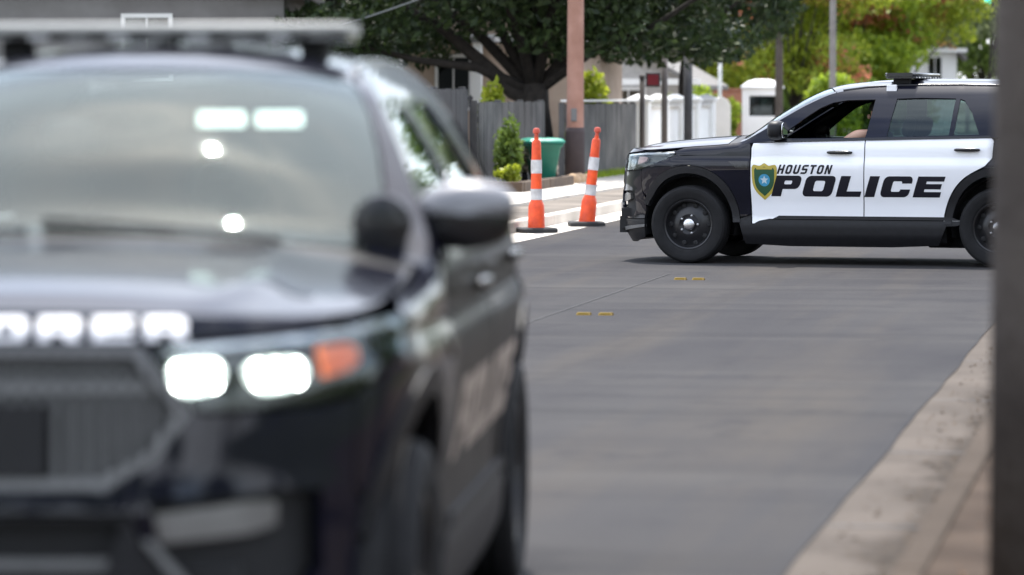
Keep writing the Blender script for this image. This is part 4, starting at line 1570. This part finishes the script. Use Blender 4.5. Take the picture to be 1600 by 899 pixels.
def fence(label, lat, a0, a1, h, m, gap=.012, bw=.14, span=2.4, z=.08, cap=None):
    root = empty('fence', rd(lat, (a0 + a1) / 2, z), -AZR, label=label, cat='fence', group='board fences along the left walk')
    L = a1 - a0
    k = max(1, int(round(L / span)))
    rr = random.Random(int(a0 * 10))
    for i in range(k + 1):
        y = -L / 2 + L * i / k
        MB().box((-.06, y, h / 2), (.10, .10, h + .04)).build('post', m, root, bevel=.008)
    for i in range(k):
        y0, y1 = -L / 2 + L * i / k, -L / 2 + L * (i + 1) / k
        b = MB()
        y = y0
        while y < y1 - bw * .5:
            hh = h - rr.uniform(0, .025)
            b.box((.012 + rr.uniform(-.004, .004), y + bw / 2, hh / 2 + .03), (.02, bw - gap, hh - .06))
            y += bw
        b.build('board_panel', m, root, kind='stuff')
        for zz in (.35, h - .3):
            MB().box((-.02, (y0 + y1) / 2, zz), (.04, y1 - y0 - .11, .09)).build('rail', m, root)
    if cap:
        MB().box((0, 0, h + .05), (.14, L + .1, .04)).build('top_rail', cap, root, bevel=.006)
    return root


fence('charcoal board fence running behind the near police SUV', -11.35, 45.5, 59.5, 1.66, CHAR)
fence('weathered grey board fence behind the planting bed and left post', -11.25, 60.0, 66.4, 1.45, GREYB)
fence('grey board fence with pale top rail right of the wooden pole', -11.0, 67.2, 76.0, 1.40, GREYB, cap=WHITEW)
# gate of dark bars facing the street corner, left of the grey fence
g = empty('metal_gate', rd(-11.30, 59.75, .08), 0, label='dark metal gate panel standing square to the street', cat='gate')
for i in range(9):
    MB().box((-.5 + i * .06, 0, .80), (.035, .03, 1.5)).build('gate_bar', CHAR, g)
for zz in (.12, 1.5):
    MB().box((-.26, .0, zz), (.56, .05, .05)).build('gate_rail', CHAR, g)

# white wall: pillars and low panels
ww = empty('white_wall', rd(-11.0, 76.4, .08), -AZR, label='white masonry wall with pillars beyond the grey fence', cat='wall')
for i in range(5):
    y = .3 + i * 2.7
    MB().box((0, y, .70), (.42, .42, 1.44)).build('pillar', WHITEW, ww, bevel=.02)
    MB().loft([[(-.25, y - .25, 1.42), (.25, y - .25, 1.42), (.25, y + .25, 1.42), (-.25, y + .25, 1.42)], [(-.25, y - .25, 1.48), (.25, y - .25, 1.48), (.25, y + .25, 1.48), (-.25, y + .25, 1.48)], [(-.05, y - .05, 1.58), (.05, y - .05, 1.58), (.05, y + .05, 1.58), (-.05, y + .05, 1.58)]]).build('pillar_cap', WHITEW, ww)
    if i < 4:
        MB().box((0, y + 1.35, .62), (.2, 2.26, 1.30)).build('wall_panel', WHITEW, ww, bevel=.015)
        MB().box((0, y + 1.35, 1.295), (.28, 2.26, .06)).build('coping', CONC2, ww)
# rounded white pillar at the driveway
p = empty('gate_pillar', (5.22, 95, .08), 0, label='wide white gate pillar with a rounded top beyond the white wall', cat='pillar')
MB().prism([(-.26, 0), (.26, 0), (.26, 1.25)] + arc(0, 1.25, .26, 10, 170, 8) + [(-.26, 1.25)], 'Y', -.25, .25).build('pillar_shaft', WHITEW, p, bevel=.015)
MB().box((0, 0, .08), (.62, .58, .18)).build('plinth', WHITEW, p, bevel=.01)
# white booth with a window
bo = empty('guard_booth', (6.95, 105, .06), -.06, label='white booth with a square window and domed roof beyond the police SUV hood', cat='booth')
W2 = .56
MB().box((0, .0, .50), (2 * W2, 1.1, 1.0)).build('lower_panel', WHITEW, bo, bevel=.01)
for sx in (-1, 1):
    for sy in (-1, 1):
        MB().box((sx * (W2 - .10), sy * .45, 1.28), (.20, .2, .58)).build('corner_post', WHITEW, bo, bevel=.008)
MB().box((0, 0, 1.66), (2 * W2, 1.1, .20)).build('head_panel', WHITEW, bo, bevel=.01)
MB().loft([[(-W2 - .05, -.6, 1.76), (W2 + .05, -.6, 1.76), (W2 + .05, .6, 1.76), (-W2 - .05, .6, 1.76)], [(-W2 - .03, -.58, 1.83), (W2 + .03, -.58, 1.83), (W2 + .03, .58, 1.83), (-W2 - .03, .58, 1.83)],
           [(-W2 * .72, -.42, 1.96), (W2 * .72, -.42, 1.96), (W2 * .72, .42, 1.96), (-W2 * .72, .42, 1.96)], [(-W2 * .35, -.2, 2.02), (W2 * .35, -.2, 2.02), (W2 * .35, .2, 2.02), (-W2 * .35, .2, 2.02)]]).build('domed_roof', WHITEW, bo, smooth=True)
for sy in (-.42, .42):
    MB().box((0, sy, 1.28), (2 * W2 - .4, .012, .56)).build('window_pane', glass_mat('booth glass', (.35, .36, .33), refl=1.0), bo)
MB().box((0, .1, 1.1), (.5, .3, .2)).build('counter', mat('booth counter', (.12, .07, .05), rough=.7), bo)

# brick garden wall
def brick_mat():
    m = bpy.data.materials.new('red brick')
    m.use_nodes = True
    nt = m.node_tree
    b = nt.nodes["Principled BSDF"]
    tc = nt.nodes.new("ShaderNodeTexCoord")
    mp = nt.nodes.new("ShaderNodeMapping")
    mp.inputs["Rotation"].default_value = (rad(90), 0, 0)
    nt.links.new(tc.outputs["Object"], mp.inputs["Vector"])
    br = nt.nodes.new("ShaderNodeTexBrick")
    br.inputs["Color1"].default_value = (.33, .105, .055, 1)
    br.inputs["Color2"].default_value = (.40, .15, .08, 1)
    br.inputs["Mortar"].default_value = (.34, .28, .22, 1)
    br.inputs["Scale"].default_value = 4.4
    nt.links.new(mp.outputs[0], br.inputs["Vector"])
    nt.links.new(br.outputs["Color"], b.inputs["Base Color"])
    b.inputs["Roughness"].default_value = .9
    return m


BRICK = brick_mat()
bwl = empty('brick_wall', (6.15, 111, .05), 0, label='red brick garden wall between the dark oak and the white booth', cat='wall')
MB().box((0, 0, .86), (2.1, .25, 1.75)).build('wall_body', BRICK, bwl)
MB().box((0, 0, 1.76), (2.2, .34, .06)).build('coping', BRICK, bwl, bevel=.01)

# ================================================================== houses
def house(name, label, loc, rz, w, d, h, rh, wall, roof_m, trim, wins=(), porch=None, over=.4):
    """w across local x, d along local y; the wall at -y faces the camera; gable over x"""
    root = empty(name, loc, rz, label=label, cat='house', group='houses along the street')
    MB().box((0, 0, h / 2), (w, d, h)).build('wall', wall, root)
    b = MB()
    t = .12
    for s in (-1, 1):
        b2 = MB()
        b2.loft([[(-s * .0, -d / 2 - over, h + rh), (s * (w / 2 + over), -d / 2 - over, h - rh * over / (w / 2)), (s * (w / 2 + over), -d / 2 - over, h - rh * over / (w / 2) + t), (0, -d / 2 - over, h + rh + t)],
                 [(-s * .0, d / 2 + over, h + rh), (s * (w / 2 + over), d / 2 + over, h - rh * over / (w / 2)), (s * (w / 2 + over), d / 2 + over, h - rh * over / (w / 2) + t), (0, d / 2 + over, h + rh + t)]])
        b2.build('roof_slope', roof_m, root)
    MB().prism([(-w / 2, h), (w / 2, h), (0, h + rh - .02)], 'Y', -d / 2 + .01, d / 2 - .01).build('gable', wall, root)
    MB().box((0, -d / 2 - over - .012, h - .02), (w + .8, .02, .16)).build('fascia', trim, root)
    for (x, z, ww_, hh) in wins:
        f = MB().box((x, -d / 2 - .03, z), (ww_ + .16, .05, hh + .16)).build('window', trim, root)
        MB().box((x, -d / 2 - .058, z), (ww_, .012, hh)).build('pane', glass_mat('house glass', (.04, .045, .05), refl=1.2), f)
        MB().box((x, -d / 2 - .068, z), (.03, .012, hh)).build('mullion', trim, f)
    if porch:
        for x in porch:
            MB().box((x, -d / 2 - .9, h / 2 - .05), (.18, .18, h - .1)).build('porch_column', trim, root)
        MB().box(((porch[0] + porch[-1]) / 2, -d / 2 - .5, h - .06), (abs(porch[-1] - porch[0]) + .6, 1.1, .14)).build('porch_roof', roof_m, root)
    return root


SIDING = mat('grey siding', (.15, .14, .135), rough=.8, scale=2, col2=(.20, .19, .185))
TAN = mat('tan stucco', (.40, .30, .23), rough=.9, scale=1.5, col2=(.50, .39, .31))
ROOFG = mat('grey shingle', (.14, .135, .13), rough=.95, scale=10, bump=.4, bscale=30, col2=(.22, .21, .20))
house('house', 'grey sided house above the light bar of the near police SUV', (-9.0, 74, .02), .0, 9.5, 7, 3.6, 2.0, SIDING, ROOFG, WHITEW, [(-3.6, 2.5, 1.0, 1.1), (2.2, 2.5, .8, 1.1)])
house('house', 'tan house with white trim behind the oak limb', (-.9, 88, .02), -.17, 6.0, 7, 2.9, 1.6, TAN, ROOFG, WHITEW, [(-1.6, 1.9, .7, 1.1), (.2, 1.9, .7, 1.1)], porch=(-2.4, -.9, .9))
house('house', 'low grey roofed house behind the white wall', (2.7, 106, .02), -.17, 5.2, 6, 2.0, 1.5, mat('pale siding', (.42, .40, .38), rough=.8), ROOFG, WHITEW, [(-1.0, 1.3, .8, .9), (1.0, 1.3, .8, .9)])
house('house', 'white house glimpsed between the trees above the police SUV roof', (16.2, 152, .02), -.1, 3.2, 7, 3.4, 1.6, WHITEW, ROOFG, WHITEW, [(-.5, 2.6, .5, 1.0), (.75, 2.6, .5, 1.0)])
house('house', 'tan house on the right lawn', tuple(rd(12, 34, .05)), -AZR + rad(90), 14, 7, 3.2, 2.0, TAN, ROOFG, WHITEW, [(-4, 1.7, 1.2, 1.3), (1, 1.7, 1.2, 1.3), (4.5, 1.7, 1.2, 1.3)])
# brown board fence on the right lawn (mirrored in the car side)
BROWNB = mat('brown fence board', (.10, .062, .042), rough=.85, scale=5, col2=(.16, .105, .072))
fr = fence('brown board fence along the right lawn', 4.6, 14, 52, 1.7, BROWNB, z=.09)

# ================================================================== poles, signal, wires
WOOD = mat('brown pole wood', (.27, .135, .095), rough=.85, scale=3, bump=.3, bscale=14, col2=(.38, .21, .16))
WOODG = mat('weathered grey pole wood', (.055, .046, .041), rough=.9, scale=2.2, bump=.6, bscale=16, col2=(.10, .085, .074), spec=.15)
GALV = mat('galvanised pole', (.26, .27, .27), rough=.5, metal=.5, var=.1)


def pole(loc, r, h, m, label, arm=True, lean=0.0, name='utility_pole'):
    root = empty(name, loc, 0, label=label, cat='pole', group='poles along the street')
    n = 9
    MB().tube([(lean * h * k / n, 0, -.1 + (h + .1) * k / n) for k in range(n + 1)], [r * (1 - .28 * k / n) for k in range(n + 1)], 18).build('shaft', m, root, smooth=True)
    if arm:
        MB().box((lean * h * .93, -r * .95, h * .93), (2.2, .10, .12), rz=0).build('crossarm', m, root, bevel=.01)
        for x in (-.95, -.45, .45, .95):
            MB().lathe([(.0, .0), (.035, .0), (.045, .05), (.03, .07), (.04, .10), (.0, .12)], 10, 'Z', (lean * h * .93 + x, -r * .95, h * .93 + .058)).build('insulator', GREYTRIM, root, smooth=True)
    return root


near_pole = pole((1.485, 10.5, .10), .155, 9.5, WOODG, 'weathered grey wooden pole close up at the right edge', arm=False)
P1 = pole((1.09, 65.5, .09), .155, 9.5, WOOD, 'brown wooden utility pole beside the green bin', lean=.004)
MB().tube([(.0, 0, -.05), (.004, 0, .9), (.004, 0, .98)], [.175, .168, .16], 18).build('dark_lower_shaft', mat('dark pole base', (.05, .036, .036), rough=.8, scale=6), P1, smooth=True)  # lower part of the pole is darker
MB().box((-.02, -.165, 1.2), (.10, .05, .22)).build('meter_box', GREYTRIM, P1, bevel=.008)
P2 = pole((7.1, 100.5, .09), .11, 9.5, WOODG, 'slim grey brown pole right of the white booth')
P3 = pole((8.92, 105.2, .09), .10, 9.5, mat('pale pole wood', (.17, .155, .145), rough=.9, scale=4, col2=(.24, .225, .21)), 'pale grey pole rising behind the police SUV windscreen')
P4 = pole((19.4, 161, .09), .09, 9.5, GALV, 'thin grey pole farthest away at the right')
DULL = mat('dull brown grey post', (.075, .062, .056), rough=.7, scale=4)
# slim posts before the white wall; thick one added as oak trunk
for x, y, r, h, m, lab in ((2.58, 74.9, .055, 1.9, DULL, 'thin grey post in front of the white wall, nearest the grey fence'),
                           (5.5, 100, .05, 3.0, mat('white pole paint', (.6, .6, .58), rough=.5), 'thin white pole in front of the yellow green tree'),
                           (3.80, 81.6, .095, 2.45, CHAR, 'dark stand-in for the oak trunk in front of the white wall, right of the signal pole')):
    q = empty('post', (x, y, .08), 0, label=lab, cat='post')
    MB().tube([(0, 0, -.05), (0, 0, h)], r, 12).build('shaft', m, q, smooth=True)
    MB().lathe([(r * 1.15, h), (r * 1.15, h + .03), (r * .5, h + .06), (0, h + .06)], 12).build('cap', m, q, smooth=True)
# pedestrian signal on its pole
ps = empty('pedestrian_signal', (3.15, 78.1, .09), 0, label='grey pole with a dark pedestrian signal box showing red', cat='signal')
MB().tube([(0, 0, -.05), (0, 0, 2.55)], .065, 14).build('shaft', DULL, ps, smooth=True)
MB().box((-.24, 0, 1.86), (.30, .22, .30)).build('signal_box', CHAR, ps, bevel=.02)
MB().box((-.24, -.118, 1.86), (.23, .012, .22)).build('signal_face', mat('dark red lens', (.13, .008, .015), rough=.3), ps)
MB().box((-.07, 0, 1.86), (.06, .06, .06)).build('bracket', GALV, ps)
# horizontal traffic signal over the street on a mast arm
ts = empty('traffic_signal', tuple(rd(-.2, 133, .08)), -AZR, label='horizontal traffic signal on a mast arm at the top right, green lamp lit', cat='traffic light')
MB().tube([(0, 0, -.05), (0, 0, 6.2)], [.13, .10], 14).build('mast', GALV, ts, smooth=True)
MB().tube([(0, 0, 5.05), (-4, 0, 5.1), (-8.2, 0, 5.13)], [.09, .07, .05], 10).build('mast_arm', GALV, ts, smooth=True)
hd = MB().box((-6.95, -.16, 4.88), (1.15, .22, .40)).build('signal_head', mat('black signal housing', (.012, .012, .013), rough=.5), ts, bevel=.03)
for k, (c, e_) in enumerate((((.10, .01, .01), None), ((.12, .08, .01), None), ((.02, .25, .2), (.05, .9, .65)))):
    m_ = mat('signal lens %d' % k, c, rough=.3, emit=e_, estr=.9 if e_ else 0)
    MB().lathe([(.14, 0), (.14, -.03), (.1, -.045), (0, -.05)], 18, 'Y', (-7.32 + .37 * k, -.27, 4.88)).build('lens', m_, hd, smooth=True)
    vz = MB()
    vz.tube([(-7.32 + .37 * k + .15 * math.cos(a), -.27, 4.88 + .15 * math.sin(a)) for a in [math.pi * j / 10 for j in range(11)]], .012, 5)
    vz.build('visor', CHAR, hd)
# wires
WIRE = mat('black wire', (.02, .02, .02), rough=.6)
tops = [Vector((1.09 + .036, 65.4, 8.9)), Vector((7.1, 100.4, 8.9)), Vector((8.92, 105.1, 8.9)), Vector((19.4, 160.9, 8.9))]
for i in range(3):
    for off in (-.95, .95):
        a_, b_ = tops[i] + Vector((off, 0, .12)), tops[i + 1] + Vector((off, 0, .12))
        pts = [a_.lerp(b_, k / 12) - Vector((0, 0, .5 * 4 * (k / 12) * (1 - k / 12))) for k in range(13)]
        MB().tube(pts, .012, 5).build('power_line', WIRE, None, label='black power line %s from the pole %s' % ('on the left arm' if off < 0 else 'on the right arm', ('by the bin', 'right of the booth', 'behind the far windscreen')[i]), cat='wire', group='power lines')
a_, b_ = Vector((1.0, 65.4, 4.35)), Vector((-4.4, 70.4, 1.62 + .95))
pts = [a_.lerp(b_, k / 12) - Vector((0, 0, .12 * 4 * (k / 12) * (1 - k / 12))) for k in range(13)]
MB().tube(pts, .014, 5).build('service_wire', GALV, None, label='pale service wire sloping across the dark oak above the near SUV', cat='wire')

# ================================================================== street furniture on the left
ORANGE = mat('orange plastic', (.52, .045, .008), rough=.5, scale=9, col2=(.85, .09, .012), detail=8)
REFL = mat('white reflective band', (.62, .62, .62), rough=.45, scale=10, col2=(.36, .35, .35), detail=8)
BASEB = mat('black rubber base', (.018, .018, .019), rough=.8)


def channelizer(loc, lean, lab, turn=0.0):
    root = empty('traffic_post', loc, turn, label=lab, cat='traffic post', group='orange and white traffic posts')
    MB().loft([[(x, y, z) for x, y in rrect(-.22 * k, -.2 * k, .22 * k, .2 * k, .05, 3)] for z, k in ((0, 1), (.04, 1), (.055, .93))]).build('base', BASEB, root)
    ax = Vector((lean, 0, 1)).normalized()

    def lat(prof, name, m):
        b = MB().lathe(prof, 26)
        q = Vector((0, 0, 1)).rotation_difference(ax)
        b.v = [q @ v for v in b.v]
        b.v = [Vector((v.x, v.y, max(v.z, .03))) for v in b.v]
        b.build(name, m, root, auto=rad(40))
    lat([(.105, .04), (.10, .10), (.095, .30), (.085, .34), (.07, .37), (.066, .50)], 'lower_body', ORANGE)
    lat([(.0705, .385), (.0705, .515), (.066, .515)], 'lower_band', REFL)
    lat([(.066, .50), (.062, .74), (.060, .86), (.058, .90)], 'middle_body', ORANGE)
    lat([(.0655, .70), (.0655, .86), (.06, .86)], 'upper_band', REFL)
    lat([(.058, .86), (.054, 1.06), (.045, 1.09), (.028, 1.10), (.026, 1.13)], 'upper_body', ORANGE)
    lat([(.024, 1.12), (.024, 1.17), (.042, 1.18), (.042, 1.215), (.028, 1.235), (.0, 1.24)], 'handle', mat('dark orange grip', (.45, .06, .03), rough=.5))
    return root


channelizer((.29, 44.9, 0), 0.0, 'upright orange and white traffic post in front of the green bin', .3)
channelizer((.93, 47.1, 0), .115, 'leaning orange and white traffic post left of the police SUV', .1)

# wheeled bin
BINM = mat('teal green bin plastic', (.006, .12, .075), rough=.45, scale=4, col2=(.009, .155, .10))
BINL = mat('teal bin lid', (.012, .19, .13), rough=.4, scale=4, col2=(.018, .23, .16))
bn = empty('wheeled_bin', (.50, 62.3, .14), .25, label='teal green wheeled bin beside the brown pole', cat='bin')
MB().loft([[(x, y, z) for x, y in rrect(-wx, -wy, wx, wy, .05, 3)] for z, wx, wy in ((.02, .15, .2), (.06, .16, .21), (.62, .25, .28), (.66, .29, .31), (.70, .29, .31))]).build('bin_body', BINM, bn, auto=rad(40))
MB().loft([[(x, y, z) for x, y in rrect(-wx, -wy, wx, wy, .06, 3)] for z, wx, wy in ((.705, .315, .35), (.735, .315, .35), (.775, .28, .31), (.79, .2, .23))]).build('lid', BINL, bn, auto=rad(40))
for s in (-1, 1):
    MB().lathe([(0, -.03), (.10, -.03), (.11, -.015), (.11, .015), (.10, .03), (0, .03)], 18, 'X', (s * .235, .25, .11)).build('wheel', RUBBER, bn, auto=rad(40))
MB().tube([(-.22, .36, .72), (-.22, .42, .70), (.22, .42, .70), (.22, .36, .72)], .018, 8).build('handle', BINM, bn)

# planting bed: timber edge with stones
pb_ = empty('planting_bed', rd(-10.55, 57.6, .09), -AZR, label='timber edged planting bed in front of the grey fence', cat='planter')
TIMB = mat('dark timber', (.06, .04, .028), rough=.9, scale=6, col2=(.11, .075, .05))
for y0, y1 in ((0, 2.4), (2.42, 4.8)):
    MB().box((.42, (y0 + y1) / 2, .10), (.14, y1 - y0 - .02, .20)).build('timber', TIMB, pb_, bevel=.015)
MB().box((-.02, -.08, .10), (1.0, .14, .20)).build('timber', TIMB, pb_, bevel=.015)
MB().box((-.06, 2.4, .05), (.8, 4.8, .14)).build('soil', DIRT, pb_)
STONE = mat('tan stone', (.36, .24, .14), rough=.9, scale=4, col2=(.48, .34, .22))
rk = random.Random(4)
for i in range(7):
    sx, sy, sz = rk.uniform(.16, .30), rk.uniform(.16, .28), rk.uniform(.12, .24)
    o = MB().loft(pod((0, 0, 0), (sx, sy, sz), 2.4, 7, 10)).build('garden_stone', STONE, None, smooth=True, label=None)
    o.location = rd(-10.3 + rk.uniform(-.12, .12), 62.55 + i * .42, .10 + sz * .42)
    o.rotation_euler = (rk.uniform(-.2, .2), rk.uniform(-.2, .2), rk.uniform(0, 3))
    tag(o, 'tan garden stone in the row left of the bin, number %s from the camera' % ('one two three four five six seven'.split()[i]), 'stone', 'tan stones edging the walk')

# ================================================================== the officer at the wheel of the far SUV
SKINM = mat('skin', (.42, .25, .18), rough=.55, scale=6, col2=(.50, .31, .23))
SHIRT = mat('navy uniform cloth', (.012, .014, .028), rough=.85, scale=30, col2=(.02, .023, .042))
HAIR = mat('dark hair', (.012, .009, .007), rough=.6)


def skinned(name, verts, edges, radii, m, parent, root=0, sub=2):
    me = bpy.data.meshes.new(name)
    me.from_pydata(verts, edges, [])
    me.update()
    o = link(name, me, m, parent)
    mod = o.modifiers.new('Skin', 'SKIN')
    mod.use_smooth_shade = True
    if not me.skin_vertices:
        bm = bmesh.new()
        bm.from_mesh(me)
        bm.verts.layers.skin.verify()
        bm.to_mesh(me)
        bm.free()
    sv = me.skin_vertices[0].data
    for i, r in enumerate(radii):
        sv[i].radius = (r, r) if not hasattr(r, '__len__') else r
        sv[i].use_root = (i == root)
    sd = o.modifiers.new('Sub', 'SUBSURF')
    sd.levels = sub
    sd.render_levels = sub
    return o


per = empty('person', far_loc, H_FAR, label='person in dark uniform at the wheel of the far police SUV', cat='person')
V = [(-1.62, .40, .72), (-1.70, .40, .92), (-1.78, .40, 1.10), (-1.79, .40, 1.24), (-1.775, .40, 1.32), (-1.755, .40, 1.39), (-1.75, .40, 1.47), (-1.76, .40, 1.535),
     (-1.78, .56, 1.22), (-1.74, .70, 1.24), (-1.62, .79, 1.245), (-1.47, .72, 1.16), (-1.33, .60, 1.10), (-1.28, .565, 1.09),
     (-1.78, .24, 1.22), (-1.70, .15, 1.02), (-1.48, .20, 1.02), (-1.25, .27, 1.12), (-1.20, .29, 1.14),
     (-1.25, .50, .73), (-.95, .52, .50), (-1.25, .30, .73), (-.95, .28, .50)]
E = [(0, 1), (1, 2), (2, 3), (3, 4), (4, 5), (5, 6), (6, 7), (2, 8), (8, 9), (9, 10), (10, 11), (11, 12), (12, 13), (2, 14), (14, 15), (15, 16), (16, 17), (17, 18), (0, 19), (19, 20), (0, 21), (21, 22)]
Rr = [.15, .14, .15, .06, .07, .085, .09, .06, .075, .066, .058, .046, .035, .03, .075, .055, .048, .035, .03, .075, .055, .075, .055]
body = skinned('body', V, E, Rr, SKINM, per)
sV = V[:4] + [V[8], (-1.77, .62, 1.23), V[14], V[15]]
sV[3] = (-1.79, .40, 1.20)
skinned('shirt', sV, [(0, 1), (1, 2), (2, 3), (2, 4), (4, 5), (2, 6), (6, 7)], [.165, .155, .165, .085, .09, .075, .09, .072], SHIRT, per)
skinned('trousers', [V[0], V[19], V[20], V[21], V[22]], [(0, 1), (1, 2), (0, 3), (3, 4)], [.165, .09, .07, .09, .07], SHIRT, per)
MB().loft([[(p[0], p[1], max(p[2], 1.46 - (p[0] + 1.76) * -.25)) for p in ring] for ring in pod((-1.765, .40, 1.475), (.225, .19, .225), 2.1)]).build('hair', HAIR, per, smooth=True)
for s, c in ((1, V[13]), (-1, V[18])):
    for k in range(4):
        q = Vector(c) + Vector((.01, (k - 1.5) * .021, .01))
        L_ = (.075, .085, .08, .065)[k]
        MB().tube([q, q + Vector((L_ * .5, 0, .015)), q + Vector((L_ * .75, 0, -.012)), q + Vector((L_ * .6, 0, -.035))], [.010, .0095, .009, .007], 8).build('finger', SKINM, body, smooth=True)
    q = Vector(c) + Vector((-.01, -s * .035, .0))
    MB().tube([q, q + Vector((.03, -s * .02, .01)), q + Vector((.055, -s * .015, -.01))], [.012, .011, .008], 8).build('thumb', SKINM, body, smooth=True)
MB().loft(pod((-1.655, .40, 1.42), (.035, .03, .05), 2.2, 6, 8)).build('nose', SKINM, body, smooth=True)
